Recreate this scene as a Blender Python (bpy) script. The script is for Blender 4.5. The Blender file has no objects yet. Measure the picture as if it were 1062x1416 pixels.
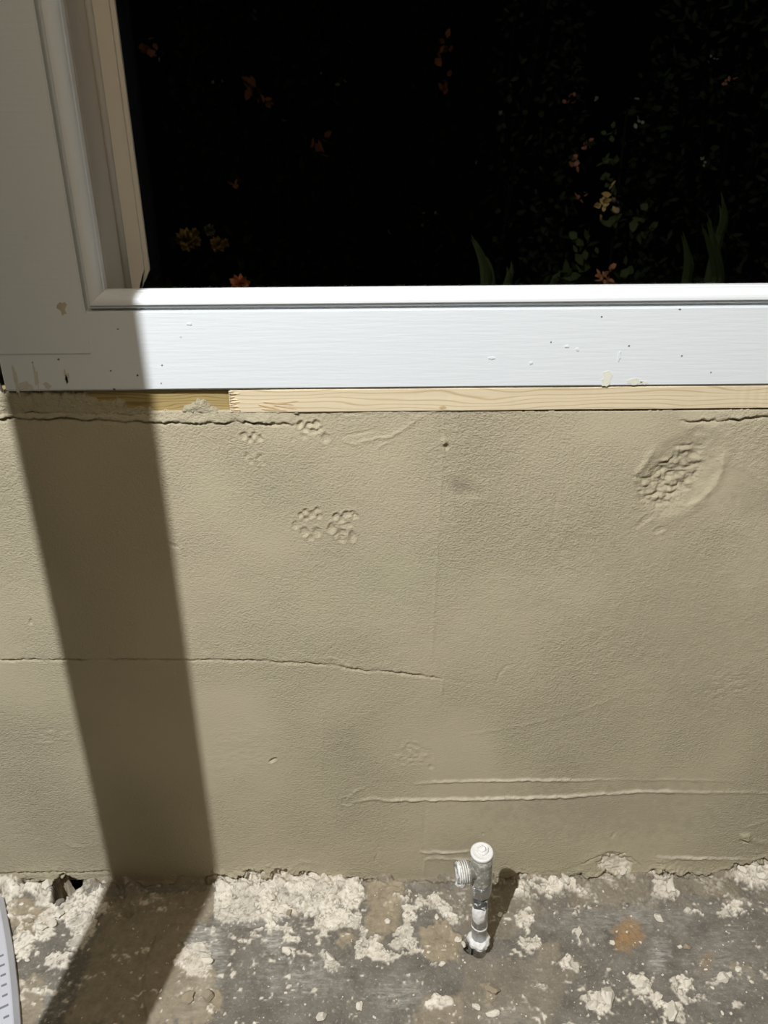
import bpy, bmesh, math, random
import numpy as np
from mathutils import Vector, Matrix

SC = bpy.context.scene
COL = SC.collection
R = math.radians
random.seed(5)

# ------------------------------------------------------------------ camera
IMW, IMH, FPX = 1062.0, 1416.0, 1063.0
PITCH, ROLL, CAM_H, CAM_D = R(24.6), R(0.49), 0.90, 0.752
cam = bpy.data.cameras.new('camera')
cam.sensor_fit = 'VERTICAL'
cam.sensor_height = 24.0
cam.lens = FPX / IMH * 24.0
cam.clip_start = 0.01
cam.dof.use_dof = True                                   # a phone's small aperture: the garden goes a little soft
cam.dof.focus_distance = 0.93
cam.dof.aperture_fstop = 6.0
camo = bpy.data.objects.new('camera', cam)
COL.objects.link(camo)
camo.matrix_world = (Matrix.Translation((0, -CAM_D, CAM_H)) @ Matrix.Rotation(R(90) - PITCH, 4, 'X')
                     @ Matrix.Rotation(-ROLL, 4, 'Z'))
SC.camera = camo

# ------------------------------------------------------------------ world, lights, exposure
w = bpy.data.worlds.new('night')
SC.world = w
w.use_nodes = True
w.node_tree.nodes['Background'].inputs[0].default_value = (0.8, 0.9, 1.0, 1)
w.node_tree.nodes['Background'].inputs[1].default_value = 0.0004

LAMP = Vector((-0.53, -1.25, 2.05))
kl = bpy.data.lights.new('bulb_light', 'POINT')
kl.energy = 215
kl.color = (0.955, 0.975, 1.0)
kl.shadow_soft_size = 0.012
klo = bpy.data.objects.new('bulb_light', kl)
klo.location = LAMP
COL.objects.link(klo)

fl = bpy.data.lights.new('room_fill', 'AREA')          # added warm fill for the shaded parts, imitating room bounce; no actual lamp
fl.shape = 'RECTANGLE'
fl.size, fl.size_y = 1.8, 1.2
fl.energy = 15.5
fl.color = (1.0, 0.82, 0.56)
flo = bpy.data.objects.new('room_fill', fl)
flo.location = (0.3, -1.75, 2.35)
flo.rotation_euler = (R(35), 0, 0)
COL.objects.link(flo)

SC.cycles.sample_clamp_indirect = 1.5
SC.cycles.use_denoising = True
SC.view_settings.view_transform = 'Standard'
SC.view_settings.look = 'None'
SC.view_settings.exposure = 0.0
SC.view_settings.gamma = 1.0
SC.view_settings.use_curve_mapping = False


nl = bpy.data.lights.new('garden_fill', 'POINT')   # added to brighten the unlit garden flowers; there is no actual source
nl.energy = 22
nl.color = (1.0, 0.86, 0.62)
nl.shadow_soft_size = 0.25
nlo = bpy.data.objects.new('garden_fill', nl)
nlo.location = (-2.6, 0.55, 1.7)
COL.objects.link(nlo)


# ------------------------------------------------------------------ survey: photo measurements turned into places
def ray(px, py):
    u, v = (px - IMW / 2) / FPX, -(py - IMH / 2) / FPX
    c, s = math.cos(ROLL), math.sin(ROLL)
    u, v = u * c + v * s, -u * s + v * c
    return (u, math.cos(PITCH) + v * math.sin(PITCH), -math.sin(PITCH) + v * math.cos(PITCH))


def W(px, py, Y=0.0):                                    # a measured point on the upright plane at depth Y
    d = ray(px, py)
    t = (Y + CAM_D) / d[1]
    return Vector((d[0] * t, Y, CAM_H + d[2] * t))


def F(px, py, Z=0.0):                                    # a measured point on the level plane at height Z
    d = ray(px, py)
    t = (Z - CAM_H) / d[2]
    return Vector((d[0] * t, -CAM_D + d[1] * t, Z))


def survey(X, Y, Z):                                     # arrays of points -> survey coordinates
    y, z = Y + CAM_D, Z - CAM_H
    depth = y * math.cos(PITCH) - z * math.sin(PITCH)
    up = y * math.sin(PITCH) + z * math.cos(PITCH)
    u, v = X / depth, up / depth
    c, s = math.cos(ROLL), math.sin(ROLL)
    u, v = u * c - v * s, u * s + v * c
    return IMW / 2 + u * FPX, IMH / 2 - v * FPX


# ------------------------------------------------------------------ object helpers
def link(name, me, m=None, parent=None, **props):
    o = bpy.data.objects.new(name, me)
    COL.objects.link(o)
    if m is not None and me is not None:
        me.materials.append(m)
    if parent is not None:
        o.parent = parent
    for k, v in props.items():
        o[k] = v
    return o


def obj(name, bm, m=None, parent=None, smooth=False, **props):
    me = bpy.data.meshes.new(name)
    bmesh.ops.recalc_face_normals(bm, faces=bm.faces)
    bm.to_mesh(me)
    bm.free()
    if smooth:
        me.polygons.foreach_set('use_smooth', [True] * len(me.polygons))
    return link(name, me, m, parent, **props)


def thing(name, label, cat, loc=(0, 0, 0), group=None):
    o = bpy.data.objects.new(name, None)
    COL.objects.link(o)
    o.location = loc
    o.empty_display_size = 0.05
    o['label'] = label
    o['category'] = cat
    if group:
        o['group'] = group
    return o


def box(bm, x0, x1, y0, y1, z0, z1, bev=0.0):
    t = bmesh.new()
    bmesh.ops.create_cube(t, size=1)
    for v in t.verts:
        v.co = Vector(((x0 + x1) / 2 + v.co.x * (x1 - x0), (y0 + y1) / 2 + v.co.y * (y1 - y0),
                       (z0 + z1) / 2 + v.co.z * (z1 - z0)))
    if bev:
        bmesh.ops.bevel(t, geom=t.edges[:], offset=bev, segments=2, affect='EDGES')
    me = bpy.data.meshes.new('tmp')
    t.to_mesh(me)
    t.free()
    bm.from_mesh(me)
    bpy.data.meshes.remove(me)
    return bm


def lathe(bm, prof, seg=32, mat=None, wob=0.0, rnd=None):
    """prof: (radius, height) pairs turned about Z"""
    rings = []
    for r, z in prof:
        ring = []
        for i in range(seg):
            a = 2 * math.pi * i / seg
            rr = r * (1 + (rnd.uniform(-wob, wob) if rnd else 0))
            v = Vector((rr * math.cos(a), rr * math.sin(a), z))
            ring.append(bm.verts.new(mat @ v if mat else v))
        rings.append(ring)
    for a, b in zip(rings, rings[1:]):
        for i in range(seg):
            bm.faces.new((a[i], a[(i + 1) % seg], b[(i + 1) % seg], b[i]))
    bm.faces.new(rings[0][::-1])
    bm.faces.new(rings[-1])
    return bm


def prism(bm, pts, y0, y1):                              # polygon in XZ pushed from y0 to y1
    a = [bm.verts.new((x, y0, z)) for x, z in pts]
    b = [bm.verts.new((x, y1, z)) for x, z in pts]
    n = len(pts)
    bm.faces.new(a)
    bm.faces.new(b[::-1])
    for i in range(n):
        bm.faces.new((a[i], b[i], b[(i + 1) % n], a[(i + 1) % n]))
    return bm


# ------------------------------------------------------------------ node helpers
class N:
    def __init__(s, name):
        s.m = bpy.data.materials.new(name)
        s.m.use_nodes = True
        s.t = s.m.node_tree
        s.p = s.t.nodes['Principled BSDF']
        s.out = s.t.nodes['Material Output']

    def n(s, kind, **kw):
        x = s.t.nodes.new(kind)
        for k, v in kw.items():
            setattr(x, k, v)
        return x

    def l(s, a, b):
        s.t.links.new(a, b)

    def val(s, sock, v):
        if hasattr(v, 'is_linked') or hasattr(v, 'links'):
            s.l(v, sock)
        else:
            sock.default_value = v

    def coord(s, scale=(1, 1, 1)):
        c = s.n('ShaderNodeTexCoord')
        mp = s.n('ShaderNodeMapping')
        mp.inputs['Scale'].default_value = scale
        s.l(c.outputs['Object'], mp.inputs['Vector'])
        return mp.outputs[0]

    def noise(s, scale, detail=4, rough=0.6, vec=None, dist=0.0):
        x = s.n('ShaderNodeTexNoise')
        x.inputs['Scale'].default_value = scale
        x.inputs['Detail'].default_value = detail
        x.inputs['Roughness'].default_value = rough
        x.inputs['Distortion'].default_value = dist
        s.l(vec if vec is not None else s.coord(), x.inputs['Vector'])
        return x.outputs['Fac']

    def ramp(s, fac, stops):
        r = s.n('ShaderNodeValToRGB')
        e = r.color_ramp.elements
        while len(e) < len(stops):
            e.new(0.5)
        for el, (p, c) in zip(e, stops):
            el.position = p
            el.color = (*c, 1) if len(c) == 3 else c
        s.l(fac, r.inputs[0])
        return r.outputs[0]

    def mix(s, fac, a, b, mode='MIX'):
        x = s.n('ShaderNodeMix', data_type='RGBA', blend_type=mode)
        s.val(x.inputs[0], fac)
        for sock, v in ((x.inputs[6], a), (x.inputs[7], b)):
            if isinstance(v, tuple):
                sock.default_value = (*v, 1) if len(v) == 3 else v
            else:
                s.l(v, sock)
        return x.outputs[2]

    def math(s, op, a, b=0.0):
        x = s.n('ShaderNodeMath', operation=op)
        s.val(x.inputs[0], a)
        s.val(x.inputs[1], b)
        return x.outputs[0]

    def attr(s, name):
        a = s.n('ShaderNodeAttribute', attribute_name=name)
        sep = s.n('ShaderNodeSeparateColor')
        s.l(a.outputs['Color'], sep.inputs[0])
        return sep.outputs[0], sep.outputs[1], sep.outputs[2], a.outputs['Alpha']

    def bump(s, h, strength, dist=0.001, prev=None):
        b = s.n('ShaderNodeBump')
        b.inputs['Strength'].default_value = strength
        b.inputs['Distance'].default_value = dist
        s.l(h, b.inputs['Height'])
        if prev is not None:
            s.l(prev, b.inputs['Normal'])
        return b.outputs[0]

    def done(s, col=None, rough=None, normal=None, metal=None, spec=None):
        for k, v in (('Base Color', col), ('Roughness', rough), ('Normal', normal), ('Metallic', metal),
                     ('Specular IOR Level', spec)):
            if v is None:
                continue
            if isinstance(v, tuple):
                v = (*v, 1) if len(v) == 3 else v
            s.val(s.p.inputs[k], v)
        return s.m


# ------------------------------------------------------------------ materials
def mat_render():
    k = N('grey_beige_render')
    wht, stain, damp, rgh = k.attr('masks')
    big = k.noise(5.5, 4, 0.6)
    mid = k.noise(28, 4, 0.6)
    fine = k.noise(900, 3, 0.7)
    c = k.ramp(big, [(0.30, (0.425, 0.370, 0.248)), (0.5, (0.447, 0.392, 0.265)), (0.72, (0.465, 0.415, 0.278))])
    c = k.mix(k.math('MULTIPLY', mid, 0.30), c, (0.325, 0.282, 0.205))
    c = k.mix(k.math('MULTIPLY', fine, 0.30), c, (0.56, 0.51, 0.39))
    c = k.mix(stain, c, (0.24, 0.205, 0.150))  # darker tone by mask, dent and gouge included
    c = k.mix(damp, c, (0.43, 0.40, 0.27))
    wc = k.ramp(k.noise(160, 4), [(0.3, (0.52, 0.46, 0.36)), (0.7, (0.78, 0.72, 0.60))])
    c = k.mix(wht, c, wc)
    v = k.coord((0.8, 1, 1.15))
    b = k.bump(k.math('MULTIPLY', k.noise(400, 4, 0.65, v), rgh), 1.0, 0.0042)
    b = k.bump(k.noise(1000, 2, 0.6), 0.6, 0.0008, b)
    return k.done(c, 0.78, b, spec=0.35)


def mat_floor():
    k = N('plaster_stained_concrete')
    wht, beige, wash, rust = k.attr('masks')
    base = k.ramp(k.noise(30, 6, 0.7), [(0.30, (0.116, 0.105, 0.090)), (0.5, (0.175, 0.158, 0.130)),
                                        (0.7, (0.235, 0.215, 0.180))])
    speck = k.ramp(k.noise(260, 3, 0.7), [(0.56, (0, 0, 0)), (0.68, (1, 1, 1))])
    base = k.mix(k.math('MULTIPLY', speck, 0.42), base, (0.46, 0.43, 0.37))
    pit = k.ramp(k.noise(330, 3, 0.7), [(0.30, (1, 1, 1)), (0.42, (0, 0, 0))])
    base = k.mix(k.math('MULTIPLY', pit, 0.55), base, (0.07, 0.065, 0.06))
    wcol = k.ramp(k.noise(90, 5, 0.7, k.coord((0.6, 2.2, 1))), [(0.35, (0.31, 0.30, 0.26)), (0.65, (0.62, 0.60, 0.55))])
    wfac = k.math('MULTIPLY', wash, k.ramp(k.noise(120, 5, 0.75, k.coord((0.5, 2.0, 1))), [(0.35, (0, 0, 0)), (0.62, (1, 1, 1))]))
    c = k.mix(wfac, base, wcol)
    bc = k.ramp(k.noise(75, 5, 0.7), [(0.3, (0.235, 0.195, 0.135)), (0.7, (0.40, 0.335, 0.235))])
    c = k.mix(beige, c, bc)
    wc = k.ramp(k.noise(140, 4, 0.65), [(0.3, (0.56, 0.50, 0.39)), (0.5, (0.78, 0.72, 0.61)), (0.75, (0.86, 0.81, 0.71))])
    c = k.mix(wht, c, wc)
    rc = k.ramp(k.noise(200, 4), [(0.3, (0.25, 0.145, 0.060)), (0.7, (0.42, 0.275, 0.135))])
    c = k.mix(rust, c, rc)
    b = k.bump(k.noise(420, 5, 0.7), 0.6, 0.0014)
    return k.done(c, 0.85, b, spec=0.3)


def mat_paint(name, col, bumpy=0.5):
    k = N(name)
    v = k.coord((0.06, 1, 1))
    c = k.mix(k.math('MULTIPLY', k.noise(14, 4), 0.10), col, tuple(x * 0.92 for x in col))
    sp = k.ramp(k.noise(75, 2, 0.5), [(0.76, (0, 0, 0)), (0.79, (1, 1, 1))])
    c = k.mix(k.math('MULTIPLY', sp, 0.18), c, (0.45, 0.42, 0.36))
    b = k.bump(k.noise(330, 4, 0.6, v), bumpy, 0.0006)
    return k.done(c, 0.42, b, spec=0.45)


def mat_pine(name, light, dark, ring, zscale=1.0):
    k = N(name)
    v = k.coord((0.20, 1.0, 1.0))
    v.node.inputs['Rotation'].default_value = (0, R(1.1), 0)
    wv = k.n('ShaderNodeTexWave', wave_type='BANDS', bands_direction='Z', wave_profile='SIN')
    wv.inputs['Scale'].default_value = 62 * zscale
    wv.inputs['Distortion'].default_value = 17.0
    wv.inputs['Detail'].default_value = 2
    wv.inputs['Detail Scale'].default_value = 0.5
    k.l(v, wv.inputs['Vector'])
    c = k.ramp(wv.outputs['Fac'], [(0.0, light), (0.72, light), (0.93, ring), (1.0, dark)])
    fib = k.noise(240, 4, 0.6, k.coord((0.03, 1, 1)))
    c = k.mix(k.math('MULTIPLY', fib, 0.35), c, tuple(x * 0.86 for x in light))
    b = k.bump(fib, 0.5, 0.0006)
    return k.done(c, 0.68, b, spec=0.3)


def mat_simple(name, col, rough=0.6, metal=0.0, nscale=90, var=0.25, bmp=0.3, dist=0.0008, dirt=None, dirt_at=0.6, spec=None):
    return mat_simple_(name, col, rough, metal, nscale, var, bmp, dist, dirt, dirt_at, spec)


def mat_simple_(name, col, rough=0.6, metal=0.0, nscale=90, var=0.25, bmp=0.3, dist=0.0008, dirt=None, dirt_at=0.6, spec=None):
    k = N(name)
    c = k.mix(k.math('MULTIPLY', k.noise(nscale, 4), 1.0), tuple(x * (1 - var) for x in col), tuple(min(1, x * (1 + var)) for x in col))
    r, mt = rough, metal
    if dirt:
        f = k.ramp(k.noise(nscale * 1.3, 5, 0.7), [(dirt_at - 0.05, (0, 0, 0)), (dirt_at + 0.04, (1, 1, 1))])
        c = k.mix(f, c, dirt)
        mt = k.math('MULTIPLY', k.math('SUBTRACT', 1.0, f), metal)
        r = k.math('ADD', k.math('MULTIPLY', f, 0.8 - rough), rough)
    b = k.bump(k.noise(nscale * 3, 3), bmp, dist)
    return k.done(c, r, b, mt, spec)


def mat_glass():
    k = N('window_glass')
    fr = k.n('ShaderNodeFresnel')
    ge = k.n('ShaderNodeNewGeometry')                     # same index seen from either side of the pane
    mr = k.n('ShaderNodeMapRange')
    mr.inputs['To Min'].default_value = 1.45
    mr.inputs['To Max'].default_value = 1 / 1.45
    k.l(ge.outputs['Backfacing'], mr.inputs['Value'])
    k.l(mr.outputs[0], fr.inputs[0])
    tr = k.n('ShaderNodeBsdfTransparent')
    tr.inputs[0].default_value = (0.97, 0.97, 0.965, 1)
    gl = k.n('ShaderNodeBsdfGlossy')
    gl.inputs['Roughness'].default_value = 0.0
    mx = k.n('ShaderNodeMixShader')
    k.l(fr.outputs[0], mx.inputs[0])
    k.l(tr.outputs[0], mx.inputs[1])
    k.l(gl.outputs[0], mx.inputs[2])
    k.l(mx.outputs[0], k.out.inputs[0])
    return k.m


M = dict(
    render=mat_render(), floor=mat_floor(),
    paint=mat_paint('white_gloss_paint', (0.67, 0.705, 0.725)),
    bead=mat_paint('white_bead_paint', (0.68, 0.705, 0.72), 0.15),
    outer=mat_paint('off_white_paint', (0.76, 0.71, 0.64), 0.1),
    pine=mat_pine('planed_pine', (0.66, 0.56, 0.385), (0.47, 0.36, 0.21), (0.57, 0.46, 0.29)),
    oldpine=mat_pine('weathered_pine', (0.34, 0.255, 0.105), (0.185, 0.125, 0.045), (0.25, 0.18, 0.07), 1.5),
    fibre=mat_simple('torn_wood_fibre', (0.72, 0.62, 0.46), 0.8),
    plaster=mat_simple('crumbled_plaster', (0.80, 0.74, 0.63), 0.9, nscale=120, var=0.15, bmp=0.6),
    mortar=mat_simple('beige_mortar', (0.36, 0.30, 0.21), 0.9, nscale=120, var=0.2, bmp=0.6),
    stone=mat_simple('grey_grit', (0.24, 0.22, 0.19), 0.9, nscale=120, var=0.2, bmp=0.6),
    brass=mat_simple('dull_zinc', (0.29, 0.29, 0.25), 0.5, 0.25, nscale=130, var=0.2, dirt=(0.50, 0.47, 0.41), dirt_at=0.56),
    steel=mat_simple('smeared_steel', (0.42, 0.43, 0.43), 0.28, 0.9, nscale=110, var=0.25, dirt=(0.60, 0.58, 0.54), dirt_at=0.60),
    capm=mat_simple('whitened_cap', (0.74, 0.73, 0.70), 0.5, 0.0, nscale=90, var=0.08, dirt=(0.55, 0.52, 0.47), dirt_at=0.66),
    white=mat_simple('white_daub', (0.78, 0.77, 0.75), 0.7, 0.0, nscale=120, var=0.08),
    plastic=mat_simple('white_plastic', (0.56, 0.57, 0.62), 0.5, 0.0, nscale=40, var=0.05, bmp=0.05),
    ink=mat_simple('grey_ink', (0.20, 0.20, 0.23), 0.6, 0.0),
    star=mat_simple('bared_undercoat', (0.44, 0.39, 0.30), 0.8),
    stainm=mat_simple('dried_stain', (0.54, 0.52, 0.46), 0.8, nscale=150, var=0.2),
    stainy=mat_simple('yellowed_stain', (0.66, 0.66, 0.56), 0.7, nscale=150, var=0.15),
    blackm=mat_simple('dark_fleck', (0.11, 0.095, 0.08), 0.8),
    black=mat_simple('dark_paint', (0.03, 0.03, 0.03), 0.8),
    timber=mat_simple('timber', (0.50, 0.37, 0.21), 0.7),
    ceil=mat_simple('ceiling_board', (0.035, 0.03, 0.025), 0.9),
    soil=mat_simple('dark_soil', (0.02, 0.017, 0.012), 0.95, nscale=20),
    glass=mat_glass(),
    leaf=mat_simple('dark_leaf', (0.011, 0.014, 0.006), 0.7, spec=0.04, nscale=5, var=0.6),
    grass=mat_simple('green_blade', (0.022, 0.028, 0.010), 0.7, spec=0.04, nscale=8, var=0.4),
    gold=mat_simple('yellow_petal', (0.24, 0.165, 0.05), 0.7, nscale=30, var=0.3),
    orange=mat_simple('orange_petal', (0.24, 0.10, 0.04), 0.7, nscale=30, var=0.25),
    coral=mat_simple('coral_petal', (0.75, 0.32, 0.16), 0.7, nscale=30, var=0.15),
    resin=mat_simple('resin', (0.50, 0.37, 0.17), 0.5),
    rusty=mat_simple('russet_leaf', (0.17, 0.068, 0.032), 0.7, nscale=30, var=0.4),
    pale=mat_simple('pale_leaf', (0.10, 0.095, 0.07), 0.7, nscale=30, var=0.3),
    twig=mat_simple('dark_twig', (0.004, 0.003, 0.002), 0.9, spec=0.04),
)


# ------------------------------------------------------------------ relief drawing
def vnoise(shape, cell, seed, ax=1.0, ay=1.0):
    rs = np.random.RandomState(seed)
    ny, nx = shape
    cy, cx = cell * ay, cell * ax
    g = rs.rand(int(ny / cy) + 3, int(nx / cx) + 3)
    y = np.arange(ny) / cy
    x = np.arange(nx) / cx
    yi, xi = y.astype(int), x.astype(int)
    fy, fx = y - yi, x - xi
    fy, fx = (fy * fy * (3 - 2 * fy))[:, None], (fx * fx * (3 - 2 * fx))[None, :]
    a, b = g[np.ix_(yi, xi)], g[np.ix_(yi, xi + 1)]
    c, d = g[np.ix_(yi + 1, xi)], g[np.ix_(yi + 1, xi + 1)]
    return (a * (1 - fx) + b * fx) * (1 - fy) + (c * (1 - fx) + d * fx) * fy - 0.5


def fbm(shape, cell, seed, octv=4, gain=0.5, ax=1.0, ay=1.0):
    s, a = np.zeros(shape), 1.0
    for i in range(octv):
        if cell < 1.2:
            break
        s += a * vnoise(shape, cell, seed + i * 17, ax, ay)
        a *= gain
        cell /= 2.0
    return s


def worley(shape, cell, seed, warp=0.0):
    """distance to nearest / second nearest scattered point and a random tone per cell"""
    rs = np.random.RandomState(seed)
    ny, nx = shape
    gy, gx = int(ny / cell) + 3, int(nx / cell) + 3
    jy, jx, tone = rs.rand(gy, gx), rs.rand(gy, gx), rs.rand(gy, gx)
    Y, X = np.mgrid[0:ny, 0:nx] / cell
    if warp:
        Y = np.clip(Y + warp * (fbm(shape, cell * 1.2, seed + 3, 3) + 0.5 * vnoise(shape, 3, seed + 4)), 0, gy - 2)
        X = np.clip(X + warp * (fbm(shape, cell * 1.2, seed + 5, 3) + 0.5 * vnoise(shape, 3, seed + 6)), 0, gx - 2)
    yi, xi = Y.astype(int), X.astype(int)
    f1, f2, t = np.full(shape, 9.0), np.full(shape, 9.0), np.zeros(shape)
    for dy in (-1, 0, 1):
        for dx in (-1, 0, 1):
            a, b = np.clip(yi + dy, 0, gy - 1), np.clip(xi + dx, 0, gx - 1)
            d = np.hypot(Y - (yi + dy + jy[a, b]), X - (xi + dx + jx[a, b]))
            n = d < f1
            f2 = np.where(n, f1, np.minimum(f2, d))
            t = np.where(n, tone[a, b], t)
            f1 = np.where(n, d, f1)
    return f1, f2, t


def sst(a, b, x):
    t = np.clip((x - a) / (b - a), 0, 1)
    return t * t * (3 - 2 * t)


class Relief:
    def __init__(s, px, py):
        s.px, s.py = px, py
        s.h = np.zeros(px.shape)
        s.m = np.zeros(px.shape + (4,))
        s.n1 = fbm(px.shape, 10, 901, 3)
        s.n2 = fbm(px.shape, 5, 902, 2)
        s.n3 = 0.7 * vnoise(px.shape, 2.2, 903) + 0.6 * vnoise(px.shape, 14, 904) + 0.5 * vnoise(px.shape, 5, 905)

    def near(s, pts, pad):
        p = np.array(pts, float)
        return np.where((s.px > p[:, 0].min() - pad) & (s.px < p[:, 0].max() + pad)
                        & (s.py > p[:, 1].min() - pad) & (s.py < p[:, 1].max() + pad))

    def dist(s, pts, idx, jit=0.0):
        x, y = s.px[idx], s.py[idx] + jit * s.n2[idx]
        best, par = np.full(x.shape, 1e9), np.zeros(x.shape)
        n = len(pts) - 1
        for i in range(n):
            (x0, y0), (x1, y1) = pts[i], pts[i + 1]
            L = max((x1 - x0) ** 2 + (y1 - y0) ** 2, 1e-9)
            t = np.clip(((x - x0) * (x1 - x0) + (y - y0) * (y1 - y0)) / L, 0, 1)
            d = np.hypot(x - x0 - t * (x1 - x0), y - y0 - t * (y1 - y0))
            par = np.where(d < best, (i + t) / n, par)
            best = np.minimum(best, d)
        return best, par

    def ridge(s, pts, wid, amp, jit=2.0, fade=True):       # a raised (or, negative, scratched) line
        i = s.near(pts, wid * 4 + 4)
        d, t = s.dist(pts, i, jit)
        f = np.sin(np.pi * np.clip(t, 0.03, 0.97)) ** 0.35 if fade else 1.0
        s.h[i] += amp * 1e-3 * np.exp(-(d / wid) ** 2) * f * (1 + 0.8 * s.n1[i])

    def step(s, pts, amp, reach, groove=1.0, jit=5.0, gw=1.6):   # plaster above the line stands proud, cracked below it
        i = s.near(pts, reach * 3)
        p = np.array(pts, float)
        x = s.px[i]
        ly = np.interp(x, p[:, 0], p[:, 1]) + jit * s.n3[i]
        amp = amp * (1 + 0.9 * s.n1[i])
        groove = groove * np.clip(1 + 1.6 * s.n1[i], 0, 2)
        ends = sst(p[0, 0] - 4, p[0, 0] + 14, x) * sst(p[-1, 0] + 4, p[-1, 0] - 14, x)
        q = s.py[i] - ly
        up = np.where(q < 0, np.exp(np.minimum(q, 0) / reach), np.clip(1 - q / 1.4, 0, 1))
        s.h[i] += 1e-3 * ends * (amp * up - groove * np.exp(-((q - gw) / gw) ** 2))

    def dent(s, cx, cy, rx, ry, depth, rim=0.25, rot=0.0):
        pad = max(rx, ry) * 2.2
        i = s.near([(cx, cy)], pad)
        x, y = s.px[i] - cx + 2.5 * s.n1[i], s.py[i] - cy + 2.5 * s.n2[i]
        c, q = math.cos(R(rot)), math.sin(R(rot))
        d = np.hypot((x * c + y * q) / rx, (-x * q + y * c) / ry)
        s.h[i] += 1e-3 * (-depth * np.exp(-d ** 4 * 0.9) + depth * rim * np.exp(-((d - 1.35) / 0.28) ** 2))

    def blob(s, cx, cy, rx, ry, rot=0.0, wob=0.35, soft=0.3):   # soft ragged-edged patch, 0..1
        x, y = s.px - cx, s.py - cy
        c, q = math.cos(R(rot)), math.sin(R(rot))
        d = np.hypot((x * c + y * q) / rx, (-x * q + y * c) / ry) + wob * (0.6 * s.n1 + 0.9 * s.n2 + 0.5 * s.n3)
        return sst(1.0, 1.0 - soft, d)

    def poly(s, pts, wob=9.0, soft=4.0):                   # ragged-edged polygon patch, 0..1
        i = s.near(pts, 30)
        x, y = s.px[i] + wob * s.n1[i], s.py[i] + wob * s.n2[i] * 1.2 - wob * 0.6 * s.n1[i]
        ins = np.zeros(x.shape, bool)
        n = len(pts)
        best = np.full(x.shape, 1e9)
        for k in range(n):
            (x0, y0), (x1, y1) = pts[k], pts[(k + 1) % n]
            cr = ((y0 > y) != (y1 > y)) & (x < (x1 - x0) * (y - y0) / (y1 - y0 + 1e-12) + x0)
            ins ^= cr
            L = max((x1 - x0) ** 2 + (y1 - y0) ** 2, 1e-9)
            t = np.clip(((x - x0) * (x1 - x0) + (y - y0) * (y1 - y0)) / L, 0, 1)
            best = np.minimum(best, np.hypot(x - x0 - t * (x1 - x0), y - y0 - t * (y1 - y0)))
        sd = np.where(ins, best, -best)
        out = np.zeros(s.px.shape)
        out[i] = sst(-soft / 2, soft / 2, sd)
        return out


def grid_mesh(name, co, masks, m, parent=None, keep=None, **props):
    ny, nx = co.shape[:2]
    idx = np.arange(ny * nx).reshape(ny, nx)
    q = np.stack([idx[:-1, :-1], idx[:-1, 1:], idx[1:, 1:], idx[1:, :-1]], -1)
    if keep is not None:
        kq = keep[:-1, :-1] | keep[:-1, 1:] | keep[1:, 1:] | keep[1:, :-1]
        q = q[kq]
    q = q.reshape(-1, 4)
    co, masks = co.reshape(-1, 3), masks.reshape(-1, 4)
    if keep is not None:
        used = np.unique(q)
        remap = np.zeros(len(co), int)
        remap[used] = np.arange(len(used))
        q, co, masks = remap[q], co[used], masks[used]
    me = bpy.data.meshes.new(name)
    me.vertices.add(len(co))
    me.vertices.foreach_set('co', co.astype(np.float32).ravel())
    me.loops.add(q.size)
    me.loops.foreach_set('vertex_index', q.astype(np.int32).ravel())
    me.polygons.add(len(q))
    me.polygons.foreach_set('loop_start', np.arange(0, q.size, 4, dtype=np.int32))
    me.polygons.foreach_set('use_smooth', np.ones(len(q), bool))
    me.update(calc_edges=True)
    ca = me.color_attributes.new('masks', 'FLOAT_COLOR', 'POINT')
    ca.data.foreach_set('color', masks.astype(np.float32).ravel())
    return link(name, me, m, parent, **props)


# ================================================================== STRUCTURE
# ---- rendered wall under the window
ST = 0.00125
xs = np.arange(-0.60, 0.60, ST)
zs = np.arange(-0.030, 0.6755, ST)
X, Z = np.meshgrid(xs, zs)
PX, PY = survey(X, np.zeros_like(X), Z)
r = Relief(PX, PY)
sh = X.shape
# trowelled surface: slow waves, orange-peel grain, rougher and smoother areas
r.h += 1e-3 * (1.6 * vnoise(sh, 200, 1) + 0.8 * vnoise(sh, 80, 2, 1.6, 0.8) + 0.25 * vnoise(sh, 34, 3, 2, 0.6))
rough = np.clip(0.75 + 1.3 * fbm(sh, 110, 4, 3), 0.15, 1.7)
rough *= 1 - 0.45 * r.blob(900, 830, 260, 200, 0, 0.5, 0.9) - 0.35 * r.blob(820, 1120, 330, 60, 0, 0.4, 0.8)
rough = np.clip(rough, 0.18, 1.8)
g = vnoise(sh, 3.6, 5) + 0.8 * vnoise(sh, 2.2, 6) + 0.6 * vnoise(sh, 6.0, 7, 1.4, 0.8)
r.h += 1e-3 * 0.28 * g * rough


def crinkle(mask, amp, ax=1.5, ay=0.7, seed=50):           # dragged, torn plaster
    c = np.abs(vnoise(sh, 6, seed, ax, ay)) + 0.6 * np.abs(vnoise(sh, 3, seed + 1, ax, ay))
    r.h += 1e-3 * amp * mask * (c - 0.30) * 2


# ledge under the battens and smeared strip above it
r.step([(-40, 577), (90, 577), (140, 580), (205, 582), (260, 584), (320, 582), (412, 586)], 2.6, 14, 2.2, 5)
r.step([(940, 581), (975, 580), (1020, 577), (1062, 573), (1110, 571)], 2.4, 10, 2.2, 4)
crinkle(r.poly([(420, 566), (690, 566), (690, 574), (420, 577)], 4), 0.9, seed=58)
# rough raised skirt on the upper right, arc edged
up = r.poly([(945, 590), (1000, 585), (1110, 576), (1110, 700), (1062, 676), (1030, 652), (1000, 640), (985, 632)], 4, 8)
r.h += 1e-3 * up * 0.55
crinkle(up, 0.45, 1.1, 0.9, 60)
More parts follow.
